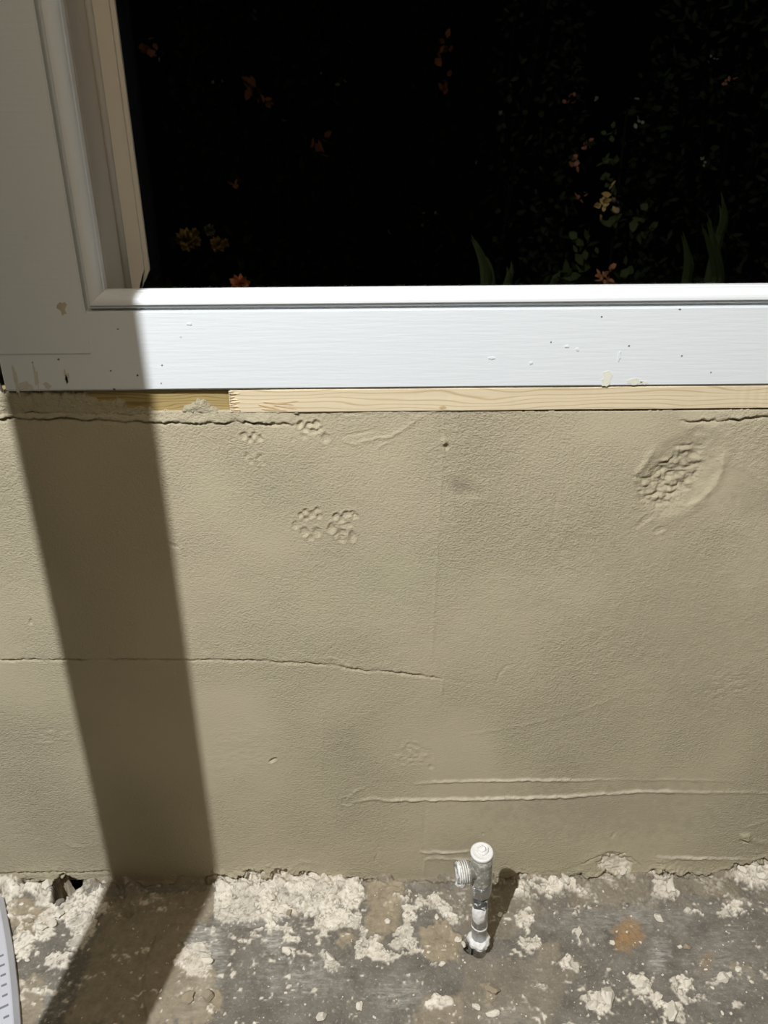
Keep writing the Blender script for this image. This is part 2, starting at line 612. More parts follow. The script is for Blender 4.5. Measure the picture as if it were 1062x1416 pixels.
# large gouge with torn floor and pressed rim
i = r.near([(938, 655)], 130)
u = (r.px[i] - 941) * math.cos(R(-46)) + (r.py[i] - 654) * math.sin(R(-46))
v = -(r.px[i] - 941) * math.sin(R(-46)) + (r.py[i] - 654) * math.cos(R(-46))
d = np.hypot(u / 66, v / 40) + 0.12 * r.n1[i]
r.h[i] += 1e-3 * (-4.2 * np.exp(-d ** 3.4 * 1.1) + 1.1 * np.exp(-((d - 1.18) / 0.16) ** 2) * (0.35 + 0.65 * sst(-30, 40, u * 0.3 + v)))
gm = np.zeros(sh)
gm[i] = sst(1.0, 0.55, d + 0.25 * sst(-5, 30, v + 0.2 * u))
crinkle(gm, 3.6, 1.3, 0.8, 63)
gm2 = r.poly([(880, 660), (930, 640), (950, 680), (920, 704), (888, 695)], 6, 8)
r.h -= 1e-3 * gm2 * 1.2
crinkle(gm2, 2.8, 1.8, 0.7, 66)
r.ridge([(905, 620), (885, 650), (880, 662)], 4, 1.2)
r.ridge([(925, 702), (960, 698), (985, 675), (998, 650), (1000, 625)], 3, 1.0)
r.dent(893, 718, 13, 4, 1.0, 0.3, -30)
r.dent(912, 733, 8, 4, 0.9, 0.3, -20)
r.dent(880, 728, 6, 3, 0.6)
# cat prints
for cx, cy, rx, ry, dp in [
    (338, 603, 4.5, 5, 1.7), (346, 608, 4, 4, 1.6), (352, 602, 4.5, 4, 1.6), (359, 606, 4, 4, 1.5), (342, 630, 3.5, 5, .9),
    (347, 637, 4, 4, .8), (359, 633, 4, 5, 1.0), (362, 640, 4, 3, .7), (342, 622, 2, 2, .8),
    (415, 586, 5, 5, 2.2), (422, 593, 5, 5, 1.6), (428, 587, 5, 4, 1.8), (437, 586, 5, 5, 2.2), (433, 597, 7, 4, 1.2),
    (442, 594, 4, 4, 1.2), (450, 606, 5, 6, 1.3), (420, 603, 5, 4, .7), (405, 609, 3, 4, .6),
    (416, 712, 4, 4, 1.6), (423, 707, 4.5, 3.5, 1.6), (431, 711, 5, 5, 1.7), (438, 705, 4, 4, 1.7), (441, 713, 4, 4, 1.4),
    (425, 717, 5, 3, 1.2), (408, 726, 4.5, 4.5, 1.2), (421, 735, 5, 6, 1.4), (438, 736, 5.5, 6, 1.5), (430, 744, 5, 4, .8),
    (464, 714, 4.5, 4.5, 1.9), (472, 718, 5, 5, 1.7), (478, 711, 5, 4, 1.7), (487, 710, 4.5, 4, 1.7), (491, 714, 4, 4, 1.3),
    (458, 730, 5, 6, 1.9), (470, 738, 8, 6, 1.5), (472, 746, 5, 4, 1.4), (487, 741, 5, 7, 1.6), (480, 726, 8, 3, .8)]:
    r.dent(cx, cy, rx, ry, dp * 1.1, 0.35)
for cx, cy, rx, ry in ((348, 605, 14, 8), (352, 633, 14, 9), (430, 592, 20, 12), (428, 712, 18, 9), (430, 736, 15, 9), (477, 715, 18, 9), (472, 738, 22, 12)):
    crinkle(r.blob(cx, cy, rx, ry, 0, 0.4, 0.6), 0.7, 1.0, 0.9, int(cx))
# scratches, joints, ridges
r.ridge([(470, 605), (490, 600), (522, 594)], 1.3, -0.8)
r.ridge([(474, 606), (478, 612), (492, 614), (520, 606), (540, 604), (560, 592), (582, 576)], 1.8, 0.9)
r.ridge([(520, 620), (545, 608)], 1.5, 0.5)
r.ridge([(613, 566), (612, 590), (614, 612), (611, 640), (608, 700), (604, 780), (600, 850), (597, 905)], 2.0, 0.65, 1)
r.ridge([(610, 566), (609, 610)], 1.5, -0.5)
r.ridge([(612, 938), (610, 968)], 1.8, 0.6)
r.dent(614, 611, 4, 4, -1.6, 0)
r.dent(617, 618, 3.5, 4, 3.2, 0)
r.dent(640, 676, 22, 14, 0.9, 0.2, 20)
r.dent(655, 690, 9, 6, -0.5, 0)
r.ridge([(771, 676), (767, 708), (761, 735)], 1.3, -0.7)
r.step([(-40, 914), (0, 912), (40, 911), (100, 911), (250, 911), (300, 911), (370, 913), (430, 916), (462, 918), (480, 923),
        (520, 927), (570, 931), (612, 937)], 0.9, 18, 1.9, 3, 1.5)
r.ridge([(452, 911), (458, 908), (470, 914), (482, 922)], 2.2, 1.2)
r.ridge([(612, 938), (650, 946), (680, 944)], 2, -0.3)
r.ridge([(684, 950), (690, 932), (700, 922), (712, 918)], 1.4, -0.6)
r.step([(118, 1004), (170, 1002), (222, 999)], 0.5, 8, 0.5, 3)
crinkle(r.blob(70, 1020, 62, 17, -3, 0.4, 0.6), 0.9, seed=70)
crinkle(r.blob(570, 1042, 38, 26, 0, 0.4, 0.6), 1.0, 1.0, 1.0, 72)
crinkle(r.blob(1005, 950, 34, 32, -40, 0.5, 0.6), 0.8, 1.4, 0.6, 74)
crinkle(r.blob(340, 1040, 90, 50, 0, 0.5, 0.9), 0.30, 1.4, 0.7, 75)
crinkle(r.blob(640, 590, 90, 25, 0, 0.5, 0.9), 0.35, 1.1, 0.8, 76)
r.dent(377, 1052, 5, 2.5, 2.6, 0.2, -40)
r.dent(43, 860, 2.5, 4, 1.5, 0.2)
r.dent(240, 754, 9, 3, 0.9, 0.5, 25)
r.dent(596, 1060, 3, 3, 0.9)
r.ridge([(574, 1084), (600, 1082), (640, 1080), (720, 1079), (780, 1079), (840, 1078)], 1.7, 1.8, 2)
r.ridge([(840, 1078), (900, 1078), (1015, 1080)], 1.6, 0.55, 2)
r.ridge([(490, 1110), (512, 1104), (540, 1107), (600, 1106), (660, 1105), (720, 1104), (790, 1101), (840, 1097), (900, 1094),
         (930, 1094)], 1.9, 2.2, 2)
r.ridge([(900, 1094), (960, 1096), (1062, 1096), (1100, 1096)], 2.0, 0.9, 2, False)
r.ridge([(478, 1112), (483, 1102), (492, 1093), (503, 1090)], 2.0, 0.9)
r.dent(480, 1108, 7, 5, 0.9, 0.6)
r.ridge([(446, 975), (445, 1040), (443, 1104)], 2, 0.35)
r.ridge([(588, 1085), (588, 1130), (585, 1178)], 3, -0.4)
r.ridge([(582, 1179), (610, 1179), (655, 1178)], 1.9, 1.8)
r.ridge([(588, 1190), (600, 1186), (625, 1188), (655, 1190)], 1.9, 1.4)
r.ridge([(588, 1190), (586, 1210)], 2, 0.5)
r.dent(668, 1153, 2, 2, 1.0)
r.ridge([(672, 1030), (640, 1017), (720, 1004), (800, 984), (860, 962)][1:], 1.8, 0.4)
r.ridge([(905, 1185), (960, 1187), (1035, 1188)], 1.8, 1.8)
r.dent(1031, 1157, 7, 5, -3.0, 0.0)
r.dent(1030, 1164, 6, 3, 2.0, 0.0)
r.ridge([(1034, 1160), (1062, 1168), (1090, 1172)], 4, 1.4, 2, False)
r.ridge([(1024, 1170), (1040, 1182), (1062, 1180)], 2, -0.6)
r.ridge([(1030, 1146), (1062, 1134)], 2, 0.5)
r.ridge([(845, 1160), (850, 1153)], 2, -0.9)
r.ridge([(518, 1172), (522, 1182), (519, 1190), (525, 1198)], 1.8, -1.1)
r.ridge([(92, 1168), (105, 1171), (128, 1170)], 1.8, 0.7)
r.ridge([(400, 1202), (415, 1192), (440, 1194)], 2.5, 0.8)
r.step([(-40, 1206), (60, 1205), (160, 1203)], 1.6, 7, 1.8, 3)
r.step([(60, 1218), (85, 1216), (160, 1217)], 1.5, 5, 1.6, 3)
r.step([(800, 1196), (822, 1184), (846, 1177), (874, 1184), (890, 1200)], 1.2, 6, 1.4, 3)

# torn lower edge of the render and the white plaster bared below it
ex = [-60, 0, 40, 70, 90, 120, 160, 200, 240, 275, 300, 330, 385, 420, 445, 470, 500, 540, 580, 620, 650, 690, 735, 760, 790, 825,
      850, 890, 915, 940, 975, 1010, 1030, 1062, 1110]
ey = [1224, 1222, 1217, 1217, 1228, 1228, 1238, 1240, 1234, 1222, 1207, 1206, 1203, 1206, 1212, 1214, 1218, 1224, 1228, 1228, 1226,
      1216, 1212, 1216, 1212, 1208, 1208, 1206, 1198, 1203, 1207, 1202, 1196, 1190, 1188]
EDGE = (ex, ey)
q = r.py - (np.interp(r.px, ex, ey) + 12 * r.n1 + 6 * r.n3)
below = sst(-0.8, 1.6, q)
r.h += 1e-3 * (2.6 + 8.0 * np.clip(r.n1, 0, 1)) * np.exp(np.minimum(q, 0) / 6) * (1 - below)
rag = np.abs(vnoise(sh, 9, 81)) + 0.7 * np.abs(vnoise(sh, 4, 82))
r.h = r.h * (1 - below) + below * (-0.0095 + 0.010 * (rag - 0.15))
chip = r.poly([(824, 1194), (836, 1184), (862, 1184), (874, 1196), (870, 1206), (835, 1203)], 7, 4)
r.h -= chip * (0.0045 - 0.006 * (rag - 0.2))
cav = r.poly([(78, 1216), (92, 1211), (116, 1214), (118, 1300), (74, 1300)], 6, 3)
r.h = r.h * (1 - cav) - 0.028 * cav
r.m[..., 0] = np.clip(below * (0.65 + 0.5 * sst(-0.1, 0.1, r.n1)) + chip, 0, 1) * (1 - 0.85 * cav)
# lighter, yellowish and darker patches, darker in the dent and gouge
r.m[..., 1] = (0.55 * r.blob(640, 672, 26, 16, 15, 0.5, 0.9) + 0.35 * r.blob(945, 640, 44, 36, -45, 0.4, 0.8)
               + 0.25 * r.blob(1040, 690, 50, 40, 20, 0.4, 0.9) + 0.30 * r.blob(860, 1120, 260, 60, 0, 0.5, 0.9)
               + 0.25 * r.blob(950, 850, 190, 190, 0, 0.5, 0.9) + 0.2 * r.blob(640, 1180, 90, 40, 0, 0.5, 0.9))
r.m[..., 2] = (0.55 * r.blob(560, 790, 110, 55, 0, 0.6, 0.9) + 0.30 * r.blob(430, 820, 160, 70, 0, 0.6, 0.9)
               + 0.25 * r.blob(660, 790, 60, 30, 20, 0.6, 0.9) + 0.30 * r.blob(360, 690, 130, 90, 0, 0.6, 0.9))
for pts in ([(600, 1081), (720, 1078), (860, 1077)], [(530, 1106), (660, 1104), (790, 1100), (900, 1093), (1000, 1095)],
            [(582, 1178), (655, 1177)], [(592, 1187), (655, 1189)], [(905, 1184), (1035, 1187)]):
    i = r.near(pts, 8)  # thin paler line along each ridge
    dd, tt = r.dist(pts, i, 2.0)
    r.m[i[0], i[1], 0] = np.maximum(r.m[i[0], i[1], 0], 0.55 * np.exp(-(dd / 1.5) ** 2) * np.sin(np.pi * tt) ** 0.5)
r.m[..., 3] = rough / 1.8
r.m[..., :3] = np.clip(r.m[..., :3], 0, 1)
topz = np.where(r.px < 690, 0.6706, 0.6672 + 0.0030 * sst(730, 690, r.px)) + 0.0012 * r.n3
r.h = np.where(Z > topz, -0.012, r.h)
co = np.stack([X, -r.h, Z], -1)
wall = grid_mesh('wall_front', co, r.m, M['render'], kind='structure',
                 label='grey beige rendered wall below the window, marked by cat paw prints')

# plaster dragged up over the left batten and beside it
xs2 = np.arange(-0.60, 0.02, 0.00125)
zs2 = np.arange(0.655, 0.6985, 0.00125)
X2, Z2 = np.meshgrid(xs2, zs2)
P2, Q2 = survey(X2, np.zeros_like(X2), Z2)
r2 = Relief(P2, Q2)
mk = np.maximum.reduce([
    r2.poly([(-60, 540), (4, 541), (20, 543), (120, 544), (132, 556), (165, 556), (178, 566), (240, 571), (330, 573), (330, 590), (-60, 590)], 8, 7),
    r2.poly([(248, 570), (262, 560), (285, 557), (300, 563), (314, 573), (250, 578)], 8, 6),
    r2.poly([(318, 574), (330, 564), (348, 568), (420, 569), (420, 580), (318, 580)], 6, 5)])
rag2 = fbm(X2.shape, 16, 91, 4, 0.6, 1.6, 0.8)
h2 = mk * (0.0012 + 0.0030 * np.abs(rag2) + 0.0012 * np.abs(vnoise(X2.shape, 5, 95)) + 0.0022 * np.abs(vnoise(X2.shape, 2.6, 96)) + 0.0022 * np.abs(vnoise(X2.shape, 4.2, 97, 1.6, .7)) - 0.0008) - 0.0045 * (1 - mk)
h2 -= 0.008 * sst(570, 577, Q2 + 6 * r2.n3)
h2[Z2 > 0.692] = np.minimum(h2[Z2 > 0.692], 0.003)
ms = np.zeros(X2.shape + (4,))
ms[..., 2] = 0.15
ms[..., 3] = 0.9
lim = (mk > 0.06) & (Z2 < 0.6925 + 0.0 * X2) & (Q2 < 579) & (h2 > -0.0042)
grid_mesh('plaster_smear', np.stack([X2, -h2, Z2], -1), ms, M['render'], wall, lim, label='ragged plaster smeared up over the left batten')

# plain wall beyond the detailed part: left, right and above the window
bm = bmesh.new()
box(bm, -2.2, -0.598, 0.0, 0.22, -0.03, 0.675)
box(bm, 0.598, 2.2, 0.0, 0.22, -0.03, 0.675)
box(bm, -2.2, -0.76, 0.0, 0.22, 0.675, 2.7)
box(bm, 1.5, 2.2, 0.0, 0.22, 0.675, 2.7)
box(bm, -0.76, 1.5, 0.0, 0.22, 2.1, 2.7)
box(bm, -0.598, 0.598, 0.03, 0.22, -0.03, 0.675)
obj('wall_backing', bm, M['render'], wall)

# ---- floor
xs = np.arange(-0.85, 0.85, ST)
ys = np.arange(-0.50, 0.0185, ST)
X, Y = np.meshgrid(xs, ys)
PX, PY = survey(X, Y, np.zeros_like(X))
f = Relief(PX, PY)
sh = X.shape
white = np.zeros(sh)
for pts in [
    [(0, 1220), (70, 1217), (88, 1246), (112, 1246), (150, 1228), (158, 1240), (146, 1262), (128, 1290), (112, 1312), (98, 1312), (104, 1292), (84, 1276), (60, 1262), (40, 1240), (14, 1250), (4, 1246)],
    [(20, 1290), (34, 1282), (44, 1296), (42, 1318), (28, 1326), (12, 1316)],
    [(62, 1340), (68, 1322), (86, 1318), (100, 1328), (96, 1344), (78, 1348)],
    [(52, 1284), (62, 1262), (84, 1258), (92, 1270), (78, 1284), (66, 1296), (52, 1298)],
    [(300, 1204), (385, 1198), (432, 1202), (468, 1210), (505, 1222), (512, 1240), (500, 1256), (470, 1262), (430, 1260), (392, 1262), (352, 1272), (312, 1272), (290, 1266), (296, 1240)],
    [(262, 1300), (288, 1312), (296, 1330), (284, 1346), (268, 1352), (256, 1330), (246, 1330)],
    [(436, 1270), (470, 1262), (502, 1266), (498, 1284), (474, 1284), (462, 1292), (440, 1298)],
    [(486, 1312), (500, 1296), (522, 1300), (538, 1312), (560, 1318), (572, 1300), (576, 1316), (556, 1328), (520, 1330), (492, 1322)],
    [(544, 1242), (566, 1240), (574, 1262), (568, 1292), (574, 1312), (552, 1316), (540, 1304), (552, 1282), (554, 1260)],
    [(570, 1240), (606, 1240), (628, 1256), (630, 1280), (616, 1276), (604, 1258), (576, 1254)],
    [(708, 1214), (742, 1212), (786, 1214), (788, 1228), (764, 1242), (734, 1236), (712, 1238)],
    [(708, 1270), (724, 1264), (738, 1272), (734, 1286), (714, 1288)],
    [(712, 1304), (732, 1296), (748, 1292), (750, 1306), (736, 1318), (720, 1322)],
    [(890, 1210), (930, 1200), (938, 1210), (932, 1226), (944, 1244), (928, 1250), (908, 1240), (906, 1222)],
    [(1014, 1192), (1062, 1184), (1110, 1180), (1110, 1238), (1062, 1236), (1034, 1230), (1018, 1214)],
    [(936, 1250), (964, 1252), (970, 1264), (946, 1264)],
    [(996, 1256), (1020, 1254), (1024, 1264), (1000, 1268)],
    [(770, 1330), (784, 1322), (794, 1334), (800, 1344), (788, 1348)],
    [(802, 1374), (826, 1366), (846, 1374), (842, 1394), (824, 1402), (806, 1394)],
    [(878, 1356), (888, 1354), (896, 1370), (886, 1376)],
    [(918, 1394), (936, 1396), (948, 1408), (936, 1414), (922, 1406)],
    [(932, 1362), (950, 1354), (954, 1364), (940, 1374)],
    [(980, 1352), (1010, 1348), (1016, 1358), (990, 1366)],
    [(576, 1384), (600, 1372), (622, 1380), (616, 1394), (588, 1396)],
    [(380, 1276), (400, 1282), (408, 1300), (396, 1300), (384, 1288)],
    [(446, 1318), (462, 1316), (466, 1334), (454, 1338)],
    [(572, 1344), (590, 1336), (590, 1356), (576, 1364)], [(588, 1324), (612, 1330), (604, 1340), (590, 1336)],
    [(890, 1374), (912, 1376), (916, 1388), (900, 1386)], [(786, 1260), (800, 1258), (800, 1268), (788, 1268)],
    [(762, 1270), (776, 1268), (774, 1280), (764, 1278)], [(790, 1290), (804, 1290), (802, 1302), (792, 1302)],
]:
    white = np.maximum(white, f.poly(pts, 9, 26))
# ragged crust: the outlines break up into islands and pits
brk = fbm(sh, 22, 31, 5, 0.62, 1.3, 0.9)
white = sst(0.47, 0.58, white + 0.85 * brk + 0.12 * f.n3)
# thin flecks spattered over the rest, denser in places
dens = 0.55 * fbm(sh, 70, 34, 3) - 0.05 + 0.22 * sst(1300, 1240, PY)
sp = 0.7 * vnoise(sh, 9, 36, 1.3, 0.9) + 0.8 * vnoise(sh, 4.2, 37, 1.2, 1) + 0.9 * vnoise(sh, 2.3, 38)
flecks = sst(0.54, 0.66, sp + dens * 0.7) * sst(1228, 1250, PY + 25 * f.n1)
film = sst(0.25, 0.60, 0.8 * sp + dens) * 0.35
beige = np.zeros(sh)
for pts, a in [
    ([(4, 1250), (40, 1244), (70, 1262), (78, 1280), (52, 1300), (22, 1286), (8, 1272)], 1), ([(14, 1344), (60, 1350), (66, 1372), (50, 1420), (24, 1420)], .8),
    ([(150, 1240), (300, 1230), (296, 1262), (250, 1300), (300, 1340), (290, 1420), (90, 1420), (130, 1320)], .75),
    ([(508, 1222), (560, 1222), (552, 1282), (520, 1298), (502, 1282), (512, 1250)], 1),
    ([(578, 1280), (620, 1276), (636, 1300), (640, 1324), (606, 1334), (586, 1316)], 1),
    ([(278, 1366), (304, 1370), (304, 1400), (280, 1408)], 1), ([(464, 1288), (490, 1290), (484, 1310), (464, 1306)], .9),
    ([(580, 1380), (640, 1376), (640, 1420), (572, 1420)], .6), ([(670, 1360), (690, 1360), (684, 1386), (672, 1384)], .9),
    ([(740, 1300), (770, 1300), (772, 1326), (742, 1330)], .5), ([(1010, 1330), (1040, 1330), (1040, 1346), (1012, 1346)], .5),
    ([(600, 1228), (720, 1222), (760, 1260), (700, 1300), (640, 1290)], .35), ([(780, 1215), (890, 1212), (900, 1250), (790, 1256)], .5),
    ([(1000, 1205), (940, 1210), (960, 1246), (1030, 1240)], .5), ([(640, 1320), (800, 1330), (760, 1420), (640, 1420)], .3),
]:
    beige = np.maximum(beige, a * f.poly(pts, 12, 8))
wash = np.clip(0.9 * f.poly([(262, 1282), (310, 1280), (306, 1340), (300, 1390), (262, 1416), (240, 1420), (262, 1340)], 12, 20)
               + 0.8 * f.blob(378, 1302, 30, 24, 0, .4, .8) + 0.8 * f.blob(912, 1322, 24, 34, 10, .4, .8) + 0.5 * f.blob(860, 1270, 160, 30, -4, .6, .9)
               + 0.6 * f.blob(548, 1372, 60, 34, 0, .5, .9) + 0.35 * f.blob(1000, 1330, 80, 80, 0, .5, .9) + 0.55 * f.blob(420, 1350, 90, 40, 0, .6, .9)
               + 0.5 * f.blob(60, 1385, 40, 40, 0, .5, .9) + 0.5 * f.blob(700, 1404, 60, 20, 0, .5, .9) + 0.6 * f.blob(350, 1275, 60, 12, 0, .5, .9), 0, 1)
rust = 0.9 * f.blob(867, 1292, 26, 25, 0, 0.5, .5) * (0.7 + 0.3 * sst(-0.25, 0.1, f.n2)) + 0.35 * f.blob(978, 1332, 14, 22, 20, .6, .9)
# relief
base = 1e-3 * (1.2 * fbm(sh, 40, 12, 4) + 0.5 * fbm(sh, 6, 13, 2))
bil = np.abs(vnoise(sh, 13, 21, 1.2, .9)) + 0.62 * np.abs(vnoise(sh, 6.5, 22)) + 0.4 * np.abs(vnoise(sh, 3.4, 24))
p1, p2, pt = worley(sh, 17, 121, 0.9)
c1, c2, ct = worley(sh, 7, 122, 0.7)
near = sst(1310, 1230, PY)
plate = sst(0.02, 0.16, p2 - p1) * (0.35 + 0.9 * pt) + 0.30 * sst(0.02, 0.22, c2 - c1) * (0.2 + ct)
crust = 0.0006 + 1e-3 * (0.9 + 1.5 * near) * plate + 1e-3 * 1.3 * bil + 0.0012 * np.clip(fbm(sh, 26, 23, 2), -0.2, 1)
lump = 1.8 * plate + 1.2 * bil
f.h = base + white * crust + flecks * 0.0006 + beige * (0.0006 + 1e-3 * (0.9 * fbm(sh, 9, 25, 3) + 0.5 * lump))
bank = sst(-0.055, 0.004, Y + 0.018 * fbm(sh, 50, 26, 3))
bank2 = sst(-0.022, 0.006, Y + 0.012 * fbm(sh, 24, 27, 3))
f.h += 0.006 * bank * (0.7 + 0.9 * fbm(sh, 30, 28, 3)) + bank2 * (0.0015 + 0.0012 * lump) + 0.0010 * bank * lump
bare = np.maximum.reduce([f.poly(pp, 8, 20) for pp in ([(785, 1205), (890, 1205), (900, 1262), (790, 1262)], [(505, 1215), (705, 1205), (705, 1262), (500, 1262)],
                                                       [(164, 1210), (305, 1210), (292, 1262), (160, 1262)], [(940, 1195), (1014, 1195), (1020, 1240), (945, 1240)])])
f.h -= 0.010 * sst(-0.012, -0.003, Y + 0.006 * f.n1) * sst(-0.12, 0.12, fbm(sh, 34, 131, 3))
bw = sst(0.05, 0.22, brk + 0.25 * f.n2 - 0.30 * bare) * bank
white = np.maximum(white, bw * 0.9)
beige = np.maximum(beige, bank2 * 0.85)
beige = np.maximum(beige, 0.55 * bank * sst(-0.1, 0.25, fbm(sh, 26, 29, 3)))
# trench in the shade, cracks
crk = [(205, 1416), (190, 1380), (196, 1345), (205, 1312), (212, 1296)]
f.ridge(crk, 4, -4.0, 6, False)
f.ridge([(176, 1262), (170, 1244), (168, 1228)], 7, -7, 4, False)
f.ridge([(300, 1286), (345, 1282), (400, 1284), (430, 1276)], 2.5, -1.0, 4)
f.ridge([(36, 1374), (50, 1360), (55, 1346)], 1.6, -1.4)
f.ridge([(800, 1352), (820, 1346), (828, 1334)], 2.2, -1.6)
f.ridge([(232, 1282), (300, 1283)], 2.0, 1.2)
# hole at the wall foot and the hole around the pipe
hole = f.poly([(70, 1250), (76, 1232), (80, 1205), (116, 1205), (114, 1230), (94, 1240), (84, 1252)], 4, 3)
f.h = f.h * (1 - hole) - 0.049 * hole
PB = Vector((0.1135, -0.1080, 0.0))
d = np.hypot((X - PB.x + 0.0060) / 0.0125, (Y - PB.y - 0.0060) / 0.0100) + 0.12 * f.n2
ph = sst(1.0, 0.86, d)
f.h = f.h * (1 - ph) - 0.03 * ph
white *= (1 - ph) * (1 - hole)
f.m[..., 0] = np.clip(np.maximum.reduce([white * np.clip(0.45 + 0.40 * pt + 0.25 * ct + 0.1, 0.35, 1) * (0.2 + 0.8 * sst(0.01, 0.09, p2 - p1)) * (0.6 + 0.4 * sst(0.0, 0.12, c2 - c1)) , flecks * 0.8, film * (1 - ph)]), 0, 1)
f.m[..., 1] = beige
f.m[..., 2] = wash
f.m[..., 3] = np.clip(rust, 0, 1)
FH, FX0, FY0 = f.h, xs[0], ys[0]


def floor_z(x, y):
    a, b = int(round((y - FY0) / ST)), int(round((x - FX0) / ST))
    return float(FH[min(max(a, 0), FH.shape[0] - 1), min(max(b, 0), FH.shape[1] - 1)])


floor = grid_mesh('floor', np.stack([X, Y, f.h], -1), f.m, M['floor'], kind='structure',
                  label='dark concrete floor crusted with off-white plaster')
bm = bmesh.new()
box(bm, -2.2, 2.2, -2.3, -0.499, -0.06, 0.0)
box(bm, -2.2, -0.849, -0.5, 0.0, -0.06, 0.0)
box(bm, 0.849, 2.2, -0.5, 0.0, -0.06, 0.0)
box(bm, -0.85, 0.85, -0.5, 0.03, -0.10, -0.05)
slab = obj('floor_slab', bm, M['floor'], floor)
za = slab.data.color_attributes.new('masks', 'FLOAT_COLOR', 'POINT')
za.data.foreach_set('color', [0.0] * (4 * len(slab.data.vertices)))
bm = bmesh.new()
box(bm, -2.2, 2.2, -3.2, 0.22, 2.7, 2.8)
obj('ceiling', bm, M['ceil'], kind='structure', label='plain dark ceiling')

# ---- window
win = link('window_1', None, kind='structure', label='white painted timber window looking out on a dark garden')
XL, ZB = W(118, 431, -0.004).x, W(118, 431, -0.004).z      # outer corner of the glazing moulding
XR, ZT = 1.30, 1.95
RB = W(530, 537, -0.004).z                                 # underside of the bottom rail
ZJ = W(118, 490, -0.005).z                                 # lower end of the left board
xl_rail = W(3, 520, -0.004).x
bm = bmesh.new()
box(bm, xl_rail, 1.45, -0.004, 0.05, RB, ZB, 0.0016)
obj('bottom_rail', bm, M['paint'], win)
bm = bmesh.new()
box(bm, -0.76, XL, -0.0052, 0.05, ZJ, 2.1, 0.0010)
obj('side_board', bm, M['paint'], win)
bm = bmesh.new()
box(bm, XR, 1.5, -0.004, 0.05, RB, 2.1, 0.001)
obj('side_board', bm, M['paint'], win)
bm = bmesh.new()
box(bm, XL, XR, -0.004, 0.05, ZT, 2.1, 0.001)
obj('top_rail', bm, M['paint'], win)
# moulding, mitred round the opening: (inset, depth)
prof = [(0.0, 0.0134), (0.0, 0.002), (0.0012, 0.0035), (0.0026, 0.0035), (0.0028, -0.0022), (0.0045, -0.0030), (0.0052, -0.0022), (0.0054, -0.0046)]
for k in range(9):
    a = k / 8 * math.pi / 2
    prof.append((0.0062 + 0.0108 * math.sin(a), -0.0052 + 0.0115 * (1 - math.cos(a))))
prof += [(0.0178, 0.0068), (0.0186, 0.0120), (0.0186, 0.0134)]


def moulding(side):
    bm = bmesh.new()
    A, B = [], []
    for ins, dep in prof:
        x0, x1, z0, z1 = XL + ins, XR - ins, ZB + ins, ZT - ins
        e = {'bottom': ((x0, z0), (x1, z0)), 'left': ((x0, z0), (x0, z1)), 'right': ((x1, z0), (x1, z1)), 'top': ((x0, z1), (x1, z1))}[side]
        A.append(bm.verts.new((e[0][0], dep, e[0][1])))
        B.append(bm.verts.new((e[1][0], dep, e[1][1])))
    n = len(A)
    for k in range(n):
        bm.faces.new((A[k], B[k], B[(k + 1) % n], A[(k + 1) % n]))
    bm.faces.new(A)
    bm.faces.new(B[::-1])
    return obj('moulding', bm, M['bead'], win)


for s_ in ('bottom', 'left', 'right', 'top'):
    moulding(s_)
IN = 0.0186
GY = 0.0135
bm = bmesh.new()
box(bm, XL + 0.01, XR - 0.01, GY, GY + 0.004, ZB + 0.008, ZT - 0.01)
obj('glass_pane', bm, M['glass'], win)
# outer casement behind the glass: reveal, rounded bead, face with splayed foot
xi = XL + IN
rev = 0.052
yf = GY + rev
bm = bmesh.new()
box(bm, xi - 0.06, xi, 0.0177, yf + 0.05, 0.68, ZT + 0.1)
obj('outer_reveal', bm, M['outer'], win)
xbd = W(176, 395, yf).x
xin = W(207.5, 373, yf + 0.004).x
pa, pb = W(207, 373, yf + 0.010), W(196, 399, yf + 0.010)
bm = bmesh.new()
prism(bm, [(xi - 0.002, 0.68), (pb.x - (pb.z - 0.68) * 0.45, 0.68), (pb.x, pb.z), (pa.x, pa.z), (pa.x, ZT), (xi - 0.002, ZT)], yf + 0.004, yf + 0.012)
bmesh.ops.bevel(bm, geom=[e for e in bm.edges if abs(e.verts[0].co.y - yf - 0.004) < 1e-6 and abs(e.verts[1].co.y - yf - 0.004) < 1e-6],
                offset=0.0042, segments=2, affect='EDGES')
obj('outer_casement', bm, M['outer'], win)
bm = bmesh.new()
lathe(bm, [(0.0036, 0.70), (0.0036, ZT)], 14, Matrix.Translation((xbd, yf + 0.003, 0)))
obj('outer_bead', bm, M['outer'], win, True)
bm = bmesh.new()
box(bm, xi, XR, yf + 0.004, yf + 0.035, 0.66, 0.70)
box(bm, -0.40, 1.5, 0.045, 0.22, 0.655, 0.69)
obj('outer_sill', bm, M['outer'], win)


# marks on the paint: thin dried flecks, each a small patch of its own
def patch(px, py, rx, ry, m, y, seed, t=0.0003, name='stain'):
    rn = random.Random(seed)
    c = W(px, py, y)
    k = 1 / 820.0
    bm = bmesh.new()
    pts = []
    for q_ in range(14):
        a = 2 * math.pi * q_ / 14
        s_ = rn.uniform(0.45, 1.15)
        pts.append((c.x + rx * k * s_ * math.cos(a), c.z + ry * k * s_ * math.sin(a)))
    prism(bm, pts, y - t, y + 0.0005)
    return obj(name, bm, m, win)


